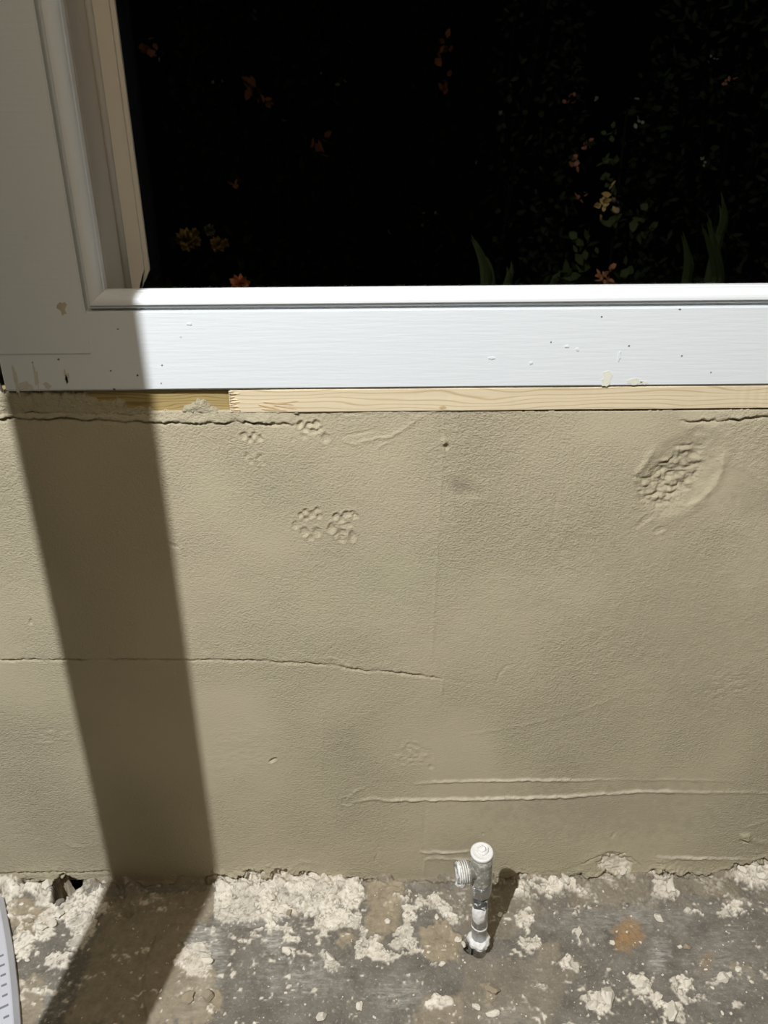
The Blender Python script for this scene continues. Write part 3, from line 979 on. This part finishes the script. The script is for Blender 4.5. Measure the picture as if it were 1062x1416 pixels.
yb, yr = -0.0052, -0.0040
patch(86, 426, 4.5, 6, M['star'], yb, 1)
patch(92, 521, 2.2, 7, M['stainm'], yr, 2)
patch(92, 524, 1.4, 4, M['blackm'], yr, 3)
for n_, (px, py, a, b, mm) in enumerate([
    (81, 497, 1.6, 1.4, 'blackm'), (60, 462, 1, 2.5, 'blackm'), (45, 501, 1, 1, 'blackm'), (153, 513, 1.4, 1.4, 'blackm'),
    (190, 519, 1.5, 1.6, 'blackm'), (163, 455, 1.5, 1, 'blackm'), (158, 538, 2, 1.5, 'blackm'), (224, 505, 1.2, 1.2, 'blackm'),
    (223, 530, 1.2, 1.2, 'blackm'), (250, 466, 1, 1, 'stainm'), (870, 478, 1.6, 1.3, 'blackm'), (762, 473, 1.2, 1.2, 'blackm'),
    (943, 492, 1.6, 1, 'blackm'), (832, 438, 1.3, 1, 'blackm'), (940, 428, 2, 1.2, 'blackm'), (983, 515, 1, 1, 'blackm'),
    (838, 525, 5, 7, 'stainy'), (877, 528, 8, 3, 'stainy'), (890, 529, 4, 2, 'stainy'), (22, 525, 2.5, 15, 'stainm'),
    (50, 522, 2, 12, 'stainm'), (36, 534, 8, 4, 'stainm'), (66, 534, 4, 4, 'stainm'), (1, 536, 3, 7, 'blackm')]):
    fk = 0.62 if mm == 'blackm' else 1.0
    patch(px, py, a * fk, b * fk, M[mm], yr, 20 + n_)
for n_, (px, py, a, b) in enumerate([(784, 479, 2.4, 1.5), (798, 483, 2, 2), (734, 502, 2, 1.5), (856, 492, 2, 6), (680, 495, 4, 1.5), (262, 448, 3, 1.3)]):
    patch(px, py, a * .75, b * .75, M['paint'], yr, 60 + n_, 0.0007, 'paint_drip')


# ---- battens under the window
def batten(name, pxa, pxb, m, label, seed, y0=0.0022, zb=0.656):
    rn = random.Random(seed)
    za = RB - 0.0008
    xa = W(pxa, 550, y0).x if pxa is not None else -0.60
    xb = W(pxb, 550, y0).x if pxb is not None else 0.62
    o = bpy.data.objects.new(name, None)
    COL.objects.link(o)
    o.location = (xa, y0, zb)
    o['label'] = label
    o['category'] = 'batten'
    bm = bmesh.new()
    n = 160
    rows = []
    for i_ in range(n + 1):
        x = (xb - xa) * i_ / n
        wv = 0.0004 * math.sin(x * 37 + seed) + rn.uniform(-0.00012, 0.00012)
        rows.append([bm.verts.new(p) for p in ((x, 0.02, 0), (x, wv, 0.0), (x, wv, (za - zb) * 0.33), (x, wv + 0.0002, (za - zb) * 0.66),
                                              (x, wv, za - zb - 0.001), (x, wv + 0.001, za - zb), (x, 0.02, za - zb))])
    for a, b in zip(rows, rows[1:]):
        for k in range(7):
            bm.faces.new((a[k], b[k], b[(k + 1) % 7], a[(k + 1) % 7]))
    bm.faces.new(rows[0][::-1])
    bm.faces.new(rows[-1])
    obj('wood', bm, m, o)
    return o, xa, za - zb, rn


b1, *_ = batten('timber_batten', None, 317.5, M['oldpine'], 'weathered olive brown batten, shorter left one under the window, half plastered over', 3, 0.0030, 0.660)
b2, xa, hh, rn = batten('timber_batten', 319, None, M['pine'], 'pale planed pine batten, long right one between window and wall', 8, -0.0022, 0.6692)
# splintered sawn end of the pale batten
for k in range(16):
    z = hh * (k + 0.6 + rn.uniform(-.4, .4)) / 16.6
    L = rn.uniform(0.001, 0.008) * rn.choice((0.5, 1, 1.3))
    bm = bmesh.new()
    t0, t1 = rn.uniform(.0004, .0009), 0.0002
    a = [bm.verts.new((-0.0015, dy, z + dz)) for dy, dz in ((0.001, -t0), (-0.0011, 0), (0.001, t0))]
    b = [bm.verts.new((L, dy, z + dz + rn.uniform(-.0004, .0004))) for dy, dz in ((0.001, -t1), (-0.0002, 0), (0.001, t1))]
    bm.faces.new(a)
    bm.faces.new(b[::-1])
    for q_ in range(3):
        bm.faces.new((a[q_], b[q_], b[(q_ + 1) % 3], a[(q_ + 1) % 3]))
    obj('splinter', bm, M['fibre'], b2)
# torn knot near that end
for (px, py, L, th, a_) in [(385, 558, 26, 2.2, -6), (395, 563, 20, 2.0, -10), (372, 563, 18, 2, -14), (402, 556, 14, 1.6, 8), (380, 567, 22, 2, -4), (612, 563, 6, 4, 0)]:
    c = W(px, py, -0.0022)
    bm = bmesh.new()
    pts = []
    for q_ in range(10):
        t = 2 * math.pi * q_ / 10
        x, z = L / 1640 * math.cos(t), 0.6 * th / 1640 * math.sin(t) * rn.uniform(.6, 1.3)
        pts.append((c.x - xa + x * math.cos(R(a_)) - z * math.sin(R(a_)), c.z - 0.6692 - x * math.sin(R(a_)) * -1 + z))
    prism(bm, pts, -0.0005, 0.002)
    obj('torn_grain', bm, M['timber'] if px != 610 else M['resin'], b2, label='torn brown grain' if px != 610 else 'amber resin bleed')

# ================================================================== THINGS
# ---- standpipe with capped tee
top = Vector((0.1098, -0.1080, 0.1720))
pipe = thing('standpipe', 'grey metal pipe with capped tee, smeared in plaster, rising out of the floor', 'pipe', PB)
axis = (top - PB).normalized()
rot = Vector((0, 0, 1)).rotation_difference(axis).to_matrix().to_4x4()
rnd = random.Random(4)
PL = (top - PB).length
bm = bmesh.new()
lathe(bm, [(0.0094, -0.028), (0.0094, 0.050), (0.0098, 0.052), (0.0098, 0.054), (0.0094, 0.056), (0.0094, 0.112)], 40, rot)
obj('pipe', bm, M['steel'], pipe, True)
bm = bmesh.new()
lathe(bm, [(0.0100, 0.104), (0.0128, 0.106), (0.0132, 0.110), (0.0132, 0.120), (0.0126, 0.1235), (0.0105, 0.124)], 8, rot)
bmesh.ops.bevel(bm, geom=bm.edges[:], offset=0.0006, segments=2, affect='EDGES')
obj('collar_nut', bm, M['steel'], pipe)
bm = bmesh.new()
lathe(bm, [(0.0105, 0.121), (0.0118, 0.125), (0.0116, 0.131), (0.0122, 0.138), (0.0124, 0.150), (0.0120, 0.1520), (0.0124, 0.1545), (0.0127, PL - 0.004)], 40, rot)
tee = obj('tee_body', bm, M['brass'], pipe, True)
# side outlet points left, slightly to the room
so = Matrix.Translation((-0.0035, 0, 0.1435)) @ Matrix.Rotation(R(8), 4, 'Z') @ Matrix.Rotation(R(-92), 4, 'Y')
bm = bmesh.new()
lathe(bm, [(0.0095, 0.004), (0.0100, 0.0125), (0.0122, 0.0135), (0.0126, 0.015), (0.0124, 0.029), (0.0118, 0.030), (0.0095, 0.0302), (0.0090, 0.026)], 36, so)
out = obj('side_outlet', bm, M['brass'], pipe, True, label='whitened side outlet')
for k in range(5):
    bm = bmesh.new()
    lathe(bm, [(0.0122, 0.016 + k * 0.0026), (0.0130, 0.0168 + k * 0.0026), (0.0122, 0.0176 + k * 0.0026)], 28, so, 0.01, rnd)
    obj('thread', bm, M['white'], out, True)


def lumpy(c, sx, sy, sz, seed, sub=3, amp=0.35, fr=2.2):
    bm = bmesh.new()
    bmesh.ops.create_icosphere(bm, subdivisions=sub, radius=1.0)
    from mathutils import noise as mn
    for v in bm.verts:
        k = 1 + amp * mn.noise(v.co * fr + Vector((seed * 3.1, seed, -seed))) + amp * 0.5 * mn.noise(v.co * fr * 2.3 + Vector((seed, 9, 2)))
        v.co = Vector((v.co.x * sx * k, v.co.y * sy * k, v.co.z * sz * k)) + Vector(c)
    return bm


obj('plaster_daub', lumpy((-0.0275, -0.0095, 0.1345), 0.0062, 0.0052, 0.0085, 12), M['white'], out, True)
obj('plaster_daub', lumpy((-0.0305, -0.0045, 0.1450), 0.0038, 0.0105, 0.0118, 17), M['white'], out, True)
cp = Matrix.Translation((top - PB)) @ Matrix.Rotation(R(5), 4, 'X') @ rot
bm = bmesh.new()
lathe(bm, [(0.0122, -0.0045), (0.0131, -0.0040), (0.0133, -0.0005), (0.0131, 0.0006), (0.0108, 0.0012), (0.0102, 0.0008), (0.004, 0.0008)], 44, cp)
cap = obj('cap', bm, M['capm'], pipe, True, label='off-white screw cap')
bm = lathe(bmesh.new(), [(0.0064, 0.0006), (0.0066, 0.0022), (0.0052, 0.0030), (0.0044, 0.0030), (0.0042, 0.0044), (0.0022, 0.0050)], 24,
           cp @ Matrix.Translation((0.0008, 0.0010, 0)), 0.07, rnd)
obj('plug', bm, M['white'], cap, True)
bm = bmesh.new()
prev = None
for k in range(26):                                         # curl of plaster on the plug
    a = k / 25 * 2.6 * math.pi
    rr = 0.0062 - 0.0048 * k / 25
    c = Vector((0.0008 + rr * math.cos(a), 0.0010 + rr * math.sin(a), 0.0030 + 0.0022 * k / 25))
    ring = []
    for q_ in range(6):
        t = q_ * math.pi / 3
        ring.append(bm.verts.new(cp @ (c + Vector((math.cos(a) * math.cos(t), math.sin(a) * math.cos(t), math.sin(t))) * 0.0011)))
    if prev:
        for q_ in range(6):
            bm.faces.new((prev[q_], ring[q_], ring[(q_ + 1) % 6], prev[(q_ + 1) % 6]))
    prev = ring
obj('plaster_curl', bm, M['white'], cap, True)


def cuff(zc, hgt, rad, seed, arc=None, m='white'):
    """plaster clinging round the pipe"""
    rn2 = random.Random(seed)
    from mathutils import noise as mn
    bm = bmesh.new()
    nz, na = 12, 48
    rows = []
    for i_ in range(nz + 1):
        t = i_ / nz
        row = []
        for j in range(na):
            a = 2 * math.pi * j / na
            p = Vector((math.cos(a) * 1.6, math.sin(a) * 1.6, t * 3 + seed))
            bulge = math.sin(math.pi * t) ** 0.5
            k = 1.0
            if arc:
                dd = abs((a - arc[0] + math.pi) % (2 * math.pi) - math.pi)
                k = max(0.0, 1 - (dd / arc[1]) ** 4)
            rr = 0.0088 + k * bulge * (rad - 0.0088) * (1 + 0.55 * mn.noise(p * 1.7) + 0.25 * mn.noise(p * 4))
            zz = zc + (t - 0.5) * hgt * (1 + 0.5 * mn.noise(Vector((math.cos(a) * 1.3, math.sin(a) * 1.3, seed * 2 + t))))
            row.append(bm.verts.new(rot @ Vector((rr * math.cos(a), rr * math.sin(a), zz))))
        rows.append(row)
    for a, b in zip(rows, rows[1:]):
        for j in range(na):
            bm.faces.new((a[j], a[(j + 1) % na], b[(j + 1) % na], b[j]))
    return obj('plaster_cuff', bm, M[m], pipe, True)


cuff(0.075, 0.024, 0.0118, 3, (R(-110), R(70)))
cuff(0.0225, 0.014, 0.0136, 6)
cuff(0.050, 0.004, 0.0102, 9)

# ---- white graduated rule lying along the left edge
A, B = F(2, 1228, 0.012), F(27.5, 1418, 0.012)
dirv = (B - A).normalized()
side = Vector((dirv.y, -dirv.x, 0))
if side.x > 0:
    side = -side
rule = thing('measuring_rule', 'white graduated measuring rule lying on the rubble at the left edge', 'ruler', (A.x, A.y, 0.004))
LEN = 0.235
fw = Matrix((( dirv.x, side.x, 0, 0), (dirv.y, side.y, 0, 0), (0, 0, 1, 0), (0, 0, 0, 1)))
bm = bmesh.new()
n = 46
rows = []
for i_ in range(n + 1):
    t = 0.012 + (LEN - 0.012) * i_ / n
    bow = 0.0035 * math.sin(math.pi * min(1, t / 0.22)) if t < 0.22 else 0
    rows.append([bm.verts.new(fw @ Vector(p)) for p in ((t, -bow, 0.0), (t, 0.0006 - bow, 0.003), (t, 0.0062 - bow, 0.0095), (t, 0.0078 - bow, 0.0100), (t, 0.045 - bow, 0.0100), (t, 0.045 - bow, 0.0))])
for a, b in zip(rows, rows[1:]):
    for k in range(6):
        bm.faces.new((a[k], b[k], b[(k + 1) % 6], a[(k + 1) % 6]))
bm.faces.new(rows[0][::-1])
bm.faces.new(rows[-1])
body = obj('rule_body', bm, M['plastic'], rule)
for k in range(12):
    t = 0.108 + k * 0.0140
    bm = bmesh.new()
    e = 0.0185 if k % 5 == 0 else 0.0145
    bow = 0.0035 * math.sin(math.pi * min(1, t / 0.22)) if t < 0.22 else 0
    box(bm, t - 0.0014, t + 0.0014, 0.0105 - bow, e + 0.002 - bow, 0.0098, 0.0102)
    bmesh.ops.transform(bm, matrix=fw, verts=bm.verts)
    obj('graduation', bm, M['ink'], body)

# ---- loose plaster lumps, each its own object
from mathutils import noise as MN


def chip_mesh(seed, m, flat, sub=2):
    bm = lumpy((0, 0, 0), 1.0, 0.78, flat, seed, sub, 0.55, 1.5)
    rn_ = random.Random(seed)
    for _ in range(7):                                     # broken facets
        nrm = Vector((rn_.uniform(-1, 1), rn_.uniform(-1, 1), rn_.uniform(-0.1, 0.8))).normalized()
        geo = bm.verts[:] + bm.edges[:] + bm.faces[:]
        bmesh.ops.bisect_plane(bm, geom=geo, plane_co=nrm * rn_.uniform(0.45, 0.75) * (flat if abs(nrm.z) > .7 else 1), plane_no=nrm, clear_outer=True)
        bmesh.ops.holes_fill(bm, edges=bm.edges[:])
    bmesh.ops.recalc_face_normals(bm, faces=bm.faces)
    me = bpy.data.meshes.new('plaster_lump')
    bm.to_mesh(me)
    bm.free()
    me.materials.append(m)
    return me


CM = [chip_mesh(s_, M['plaster'], fl_) for s_, fl_ in ((1, .5), (2, .6), (3, .42), (4, .55), (5, .48), (6, .65), (7, .4), (8, .58))]
MM = [chip_mesh(s_, M['mortar'], .5) for s_ in (11, 12, 13)]
SM = [chip_mesh(s_, M['stone'], .6) for s_ in (14, 15)]


def put(name, me, px, py, rad, label, cat, group=None, yaw=None, sink=0.25):
    p = F(px, py)
    o = link(name, me)
    ax_ = random.uniform(.7, 1.25)
    z = max(floor_z(p.x + dx * rad * .5, p.y + dy * rad * .5) for dx, dy in ((0, 0),)) if rad < 0.004 else \
        sorted(floor_z(p.x + dx * rad * .6, p.y + dy * rad * .6) for dx in (-1, 0, 1) for dy in (-1, 0, 1))[5]
    zmin = min(v.co.z for v in me.vertices)
    o.scale = (rad * ax_, rad / ax_, rad * random.uniform(.7, 1.1))
    o.location = (p.x, p.y, z - zmin * rad * (1 - sink))
    o.rotation_euler = (random.uniform(-.15, .15), random.uniform(-.15, .15), random.uniform(0, 6.28) if yaw is None else yaw)
    o['label'] = label
    o['category'] = cat
    if group:
        o['group'] = group
    return o


K = 1 / 1150.0
big = [
    (66, 1226, 11, CM[0], 'tall pale plaster lump left of the dark hole at the wall foot'),
    (84, 1250, 7, SM[0], 'grey stone chip just below the dark hole at the wall foot'),
    (57, 1288, 8, CM[1], 'rounded pale plaster lump, lowest of the left cluster'),
    (73, 1281, 9, CM[2], 'long pale plaster lump in the middle of the left cluster'),
    (83, 1268, 8, CM[3], 'upright pale plaster lump at the top of the left cluster'),
    (42, 1277, 6, MM[0], 'sandy pointed lump on the beige smear beside the white rule'),
    (30, 1253, 4, CM[4], 'small pyramid-shaped plaster chip near the top of the white rule'),
    (38, 1328, 4, CM[5], 'small round plaster pebble close to the white rule'),
    (26, 1329, 4, CM[6], 'small plaster pebble touching the side of the white rule'),
    (286, 1330, 9, CM[2], 'curved plaster flake at the right edge of the post shadow'),
    (260, 1384, 11, MM[1], 'flat beige mortar flake inside the foot of the post shadow'),
    (288, 1381, 10, MM[2], 'flat beige mortar flake just right of the post shadow'),
    (333, 1302, 5, CM[7], 'white plaster chip on the grey floor right of the post shadow'),
    (377, 1246, 9, CM[1], 'knobbly plaster lump on the white bank under the wall edge'),
    (400, 1266, 6, MM[0], 'small tan lump on the white bank'),
    (536, 1276, 6, CM[0], 'square white plaster chip beside the beige floor streak'),
    (444, 1408, 8, CM[3], 'white plaster chip at the bottom edge left of centre'),
    (604, 1270, 5, CM[4], 'small white plaster chip left of the pipe'),
    (633, 1302, 6, CM[5], 'white plaster chip just left of the pipe hole'),
    (641, 1308, 5, CM[6], 'white plaster crumb touching the pipe hole'),
    (692, 1266, 5, CM[7], 'small pointed plaster chip in the pipe shadow'),
    (679, 1370, 11, MM[1], 'tan mortar lump on the floor below the pipe'),
    (680, 1402, 9, CM[2], 'white plaster lump at the bottom edge below the pipe'),
    (660, 1394, 6, CM[0], 'rounded plaster pebble left of the bottom edge lump'),
    (782, 1224, 10, CM[4], 'plaster lump against the wall right of the pipe'),
    (800, 1292, 8, CM[1], 'round white plaster chip left of the rusty stain'),
    (847, 1305, 5, CM[3], 'pale pebble at the lower left of the rusty stain'),
    (886, 1304, 3, CM[6], 'tiny white chip on the right rim of the rusty stain'),
    (836, 1286, 4, SM[1], 'grey pebble at the upper left of the rusty stain'),
    (840, 1380, 12, CM[5], 'pale faceted plaster lump topping the round crusted patch at the lower right'),
    (818, 1392, 9, CM[2], 'smaller plaster lump on the lower left of the round crusted patch'),
    (886, 1364, 9, CM[0], 'oblong plaster chip standing below the rusty stain'),
    (930, 1402, 12, CM[7], 'long pale mortar chip at the bottom edge right of centre'),
    (908, 1382, 8, CM[4], 'tapering plaster sliver pointing right, above the long chip'),
    (910, 1271, 8, CM[3], 'plaster chip right of and above the rusty stain'),
    (950, 1310, 7, MM[2], 'beige pebble on the brushed grey floor right of the stain'),
    (940, 1310, 4, CM[1], 'small pale chip beside the beige pebble'),
    (1000, 1356, 9, CM[5], 'plaster chip on the grey floor at the lower right'),
    (950, 1362, 9, CM[6], 'crumbly plaster chip between the oblong chip and right edge'),
    (1020, 1341, 6, CM[2], 'flat plaster chip near the right edge'),
    (1040, 1204, 12, CM[0], 'crumbled plaster lump heaped against the wall at the right edge'),
    (1052, 1222, 10, CM[3], 'lower crumbled plaster lump at the right edge'),
    (1024, 1212, 8, CM[7], 'left lump of the heap at the right edge'),
    (996, 1240, 5, MM[0], 'beige crumb below the wall edge on the right'),
    (925, 1232, 11, CM[1], 'plaster lump on the crusted patch right of the wall chip'),
    (860, 1214, 7, CM[5], 'plaster lump fallen below the chipped patch in the wall'),
    (497, 1393, 7, CM[4], 'thin plaster chip at the bottom, left of the floor centre'),
    (612, 1334, 6, CM[6], 'plaster crumb midway between the floor crust and pipe foot'),
    (395, 1316, 8, CM[0], 'upright plaster flake below the white bank'),
    (456, 1326, 8, CM[7], 'ragged plaster flake on the dark floor left of centre'),
]
for px, py, rp, me, lab in big:
    put('plaster_lump', me, px, py, rp * K, lab, 'lump')

rn = random.Random(77)
cnt = 0
while cnt < 210:
    px, py = rn.uniform(20, 1062), rn.uniform(1228, 1414)
    if 30 < px < 320 and rn.random() < 0.35:
        continue
    if rn.random() > 0.35 + 0.65 * (MN.noise(Vector((px / 90, py / 60, 3))) + 0.5):
        continue
    p = F(px, py)
    if (p - PB).length < 0.022 or floor_z(p.x, p.y) < -0.006:
        continue
    u_ = rn.random()
    rp = 0.9 + 2.3 * u_ ** 3
    put('plaster_crumb', rn.choice(CM), px, py, rp * K, 'tiny off-white plaster crumb scattered on the dirty floor', 'crumb', 'plaster crumbs on the floor', sink=0.2)
    cnt += 1

# ---- post whose shadow crosses wall and floor (stands left of the view)
tpost = 0.41
xc = -0.3065
k = (LAMP.y + tpost) / LAMP.y
cx = xc + (LAMP.x - xc) * (1 - k)
wd = 0.144 * k
post = thing('timber_post', 'square dark painted post left of view, casting the broad shadow on the wall', 'post', (cx, -tpost, 0))
bm = bmesh.new()
box(bm, -wd / 2, wd / 2, -0.012, 0.012, 0.0, 2.69, 0.002)
obj('shaft', bm, M['black'], post)
bm = bmesh.new()
box(bm, -wd / 2 - 0.03, wd / 2 + 0.03, -0.05, 0.05, 2.685, 2.7, 0.001)
obj('head_plate', bm, M['black'], post)
post.rotation_euler = (0, 0, -math.atan2(xc - LAMP.x, -LAMP.y))

# ---- bare bulb holder the light hangs from
lampo = thing('ceiling_lamp', 'bare bulb holder hanging from the ceiling behind the viewer', 'lamp', LAMP)
bm = bmesh.new()
lathe(bm, [(0.004, 0.08), (0.004, 0.65)], 12)
obj('cord', bm, M['ink'], lampo)
bm = bmesh.new()
lathe(bm, [(0.012, 0.035), (0.018, 0.04), (0.018, 0.075), (0.008, 0.085)], 20)
obj('socket', bm, M['plastic'], lampo)


# ================================================================== NIGHT GARDEN
GZ = -0.15
bm = bmesh.new()
box(bm, -5, 5, 0.25, 7, GZ - 0.1, GZ)
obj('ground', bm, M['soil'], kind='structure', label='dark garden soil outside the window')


def leaf(bm, c, d, L, wd, bend=0.25, rn=random):
    d = d.normalized()
    s = d.cross(Vector((rn.uniform(-1, 1), rn.uniform(-1, 1), rn.uniform(-1, 1)))).normalized()
    nrm = d.cross(s)
    p = [c, c + d * L * .35 + s * wd * .5 + nrm * L * bend * .3, c + d * L * .35 - s * wd * .5 + nrm * L * bend * .3,
         c + d * L * .72 + s * wd * .36 + nrm * L * bend * .2, c + d * L * .72 - s * wd * .36 + nrm * L * bend * .2, c + d * L]
    v = [bm.verts.new(x) for x in p]
    for t in ((0, 1, 2), (1, 3, 4, 2), (3, 5, 4)):
        bm.faces.new([v[q_] for q_ in t])


def shrub(name, x, y, wx, hz, n, label, seed, mat='leaf', L=(.025, .06)):
    rn = random.Random(seed)
    t = thing(name, label, 'shrub', (x, y, GZ))
    bm = bmesh.new()
    for _ in range(n):
        a, u_ = rn.uniform(0, 6.283), rn.random()
        z = hz * (0.06 + 0.94 * u_)
        rr = wx * (0.35 + 0.65 * math.sin(math.pi * min(1, 0.25 + 0.72 * u_))) * rn.uniform(.45, 1) ** .5
        c = Vector((rr * math.cos(a), rr * .6 * math.sin(a), z))
        leaf(bm, c, Vector((rn.gauss(0, 1), rn.gauss(0, 1), rn.gauss(0, .8))), rn.uniform(*L), rn.uniform(.01, .03), rn=rn)
    obj('foliage', bm, M[mat], t)['kind'] = 'stuff'
    bm = bmesh.new()
    for _ in range(3):
        a = rn.uniform(0, 6.28)
        m4 = Matrix.Rotation(rn.uniform(-.10, .10), 4, 'X') @ Matrix.Rotation(rn.uniform(-.12, .12), 4, 'Y')
        lathe(bm, [(0.007, -0.02), (0.004, hz * .5), (0.002, hz * .8)], 6, m4)
    obj('stems', bm, M['twig'], t)
    return t


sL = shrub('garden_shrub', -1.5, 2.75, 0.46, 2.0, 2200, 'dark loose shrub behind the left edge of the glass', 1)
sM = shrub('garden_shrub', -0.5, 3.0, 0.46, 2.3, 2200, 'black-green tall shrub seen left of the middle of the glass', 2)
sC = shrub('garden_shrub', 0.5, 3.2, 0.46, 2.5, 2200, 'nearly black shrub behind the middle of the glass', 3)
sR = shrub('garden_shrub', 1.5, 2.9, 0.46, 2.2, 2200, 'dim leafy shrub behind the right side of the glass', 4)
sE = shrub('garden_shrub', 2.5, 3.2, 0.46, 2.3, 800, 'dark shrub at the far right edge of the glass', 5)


def sprig(parent, name, px, py, Y, size, m, n, seed, drop=0.0):
    """a clump of leaves or petals at a surveyed spot, child of its shrub"""
    rn = random.Random(seed)
    c = W(px, py, Y) - Vector(parent.location)
    s = size * (Y + CAM_D) / FPX
    bm = bmesh.new()
    for _ in range(n):
        o_ = Vector((rn.gauss(0, .22), rn.gauss(0, .15), rn.gauss(0, .22))) * s
        leaf(bm, c + o_, Vector((rn.gauss(0, 1), rn.gauss(-.3, .5), rn.gauss(0, 1) - drop)), s * rn.uniform(.35, .6), s * rn.uniform(.2, .4), rn=rn)
    return obj(name, bm, m, parent)


def bloom(parent, px, py, Y, size, m, seed):
    """layered round flower head"""
    rn = random.Random(seed)
    c = W(px, py, Y) - Vector(parent.location)
    s = size * (Y + CAM_D) / FPX / 2
    bm = bmesh.new()
    for lay in range(4):
        k = 5 + 2 * lay
        for q_ in range(k):
            a = 2 * math.pi * (q_ + .5 * lay) / k
            tilt = 0.25 + 0.4 * lay
            d = Vector((math.cos(a) * math.sin(tilt), -math.cos(tilt), math.sin(a) * math.sin(tilt)))
            leaf(bm, c, d, s * (0.75 + .1 * lay), s * .8, .3, rn)
    return obj('flower', bm, m, parent)


for px, py, sz, m, par, Yd in [
    (209, 64, 26, 'rusty', sL, 2.55), (226, 77, 12, 'pale', sL, 2.5), (352, 122, 30, 'rusty', sM, 2.75), (362, 142, 22, 'rusty', sM, 2.75),
    (439, 203, 34, 'rusty', sM, 2.8), (331, 253, 22, 'rusty', sL, 2.5), (611, 67, 26, 'orange', sC, 2.95), (617, 121, 20, 'rusty', sC, 2.95),
    (786, 137, 14, 'rusty', sC, 3.0), (812, 198, 12, 'rusty', sR, 2.7), (795, 226, 18, 'rusty', sC, 3.0), (1007, 115, 14, 'rusty', sR, 2.7),
    (470, 108, 14, 'pale', sM, 2.8), (442, 110, 10, 'pale', sM, 2.8), (298, 113, 12, 'pale', sL, 2.6), (357, 25, 14, 'pale', sM, 2.8),
    (605, 297, 10, 'pale', sC, 2.9), (585, 305, 16, 'pale', sC, 2.9), (540, 322, 12, 'pale', sC, 2.9), (802, 270, 12, 'rusty', sR, 2.6),
    (972, 225, 10, 'pale', sR, 2.7), (658, 226, 10, 'pale', sC, 2.95), (690, 158, 14, 'pale', sC, 2.95), (826, 136, 10, 'pale', sR, 2.7),
    (986, 82, 8, 'pale', sR, 2.7), (390, 168, 12, 'pale', sM, 2.8), (880, 140, 10, 'pale', sR, 2.7), (880, 170, 12, 'pale', sR, 2.7)]:
    sprig(par, 'leaf_clump', px, py, Yd, sz, M[m], 8 if m != 'pale' else 4, int(px * 7 + py))

rose = shrub('rose_bush', W(285, 360, 1.7).x, 1.75, 0.28, 0.85, 260, 'low rose bush with yellow blooms low in the left of the glass', 21, L=(.03, .06))
for px, py, sz, m in [(258, 331, 30, 'gold'), (270, 322, 13, 'gold'), (271, 334, 16, 'gold'), (301, 338, 22, 'gold'), (290, 318, 16, 'pale'), (312, 336, 12, 'gold')]:
    bloom(rose, px, py, 1.5, sz, M[m], int(px))
mari = thing('marigold', 'single round orange flower just above the window moulding', 'flower', (*W(332, 400, 1.3).xy, GZ))
bloom(mari, 332, 394, 1.3, 30, M['coral'], 5)
bm = bmesh.new()
lathe(bm, [(0.004, 0), (0.003, W(332, 398, 1.3).z - GZ)], 8)
obj('stem', bm, M['grass'], mari)


def blades(name, spots, Y, m, label, seed, wid=.02):
    rn = random.Random(seed)
    base = W(spots[0][0], spots[0][1], Y)
    t = thing(name, label, 'plant', (base.x, Y, GZ))
    for (x0, y0, x1, y1, n) in spots:
        for _ in range(n):
            a = W(x0 + rn.uniform(-6, 6), y0, Y) - Vector((base.x, Y, GZ))
            b = W(x1 + rn.uniform(-9, 9), y1 + rn.uniform(-10, 30), Y + rn.uniform(-.1, .1)) - Vector((base.x, Y, GZ))
            bm = bmesh.new()
            prev = None
            root = Vector((a.x * .5, 0, 0))
            for q_ in range(12):
                u_ = q_ / 11
                c = (root.lerp(a, u_ / .5) if u_ < .5 else a.lerp(b, (u_ - .5) / .5)) + Vector((0.02 * math.sin(u_ * 5 + n), 0, 0))
                ww = wid * math.sin(math.pi * (0.12 + 0.86 * u_)) * .5
                cur = (bm.verts.new(c + Vector((-ww, 0, 0))), bm.verts.new(c + Vector((0, -ww * .6, 0))), bm.verts.new(c + Vector((ww, 0, 0))))
                if prev:
                    bm.faces.new((prev[0], prev[1], cur[1], cur[0]))
                    bm.faces.new((prev[1], prev[2], cur[2], cur[1]))
                prev = cur
            obj('blade', bm, m, t)
    return t


blades('leafy_plant', [(675, 402, 655, 325, 4), (690, 402, 668, 350, 3), (700, 404, 690, 370, 3)], 1.9, M['grass'],
       'arching green blades low in the middle of the glass', 31, .03)
blades('tall_plant', [(990, 330, 992, 255, 4), (985, 390, 978, 300, 5), (950, 392, 945, 330, 4)], 2.1, M['grass'],
       'tall drooping green plant near the right edge of the glass', 33, .03)
tp = thing('foxtail_plant', 'tall yellowing leafy stem right of the middle of the glass', 'plant', (*W(842, 380, 2.1).xy, GZ))
bm = bmesh.new()
lathe(bm, [(0.008, 0), (0.004, 1.2)], 8)
obj('stem', bm, M['twig'], tp)
for px, py, sz, m in [(846, 190, 20, 'grass'), (844, 220, 24, 'grass'), (842, 250, 26, 'grass'), (846, 272, 26, 'gold'), (838, 283, 22, 'gold'), (850, 288, 18, 'pale'),
                      (846, 310, 26, 'grass'), (800, 340, 34, 'grass'), (812, 350, 24, 'grass'), (785, 376, 44, 'grass'), (765, 385, 30, 'grass'),
                      (840, 375, 22, 'orange'), (836, 385, 22, 'orange'), (860, 378, 30, 'grass'), (880, 300, 30, 'grass'), (895, 320, 26, 'grass')]:
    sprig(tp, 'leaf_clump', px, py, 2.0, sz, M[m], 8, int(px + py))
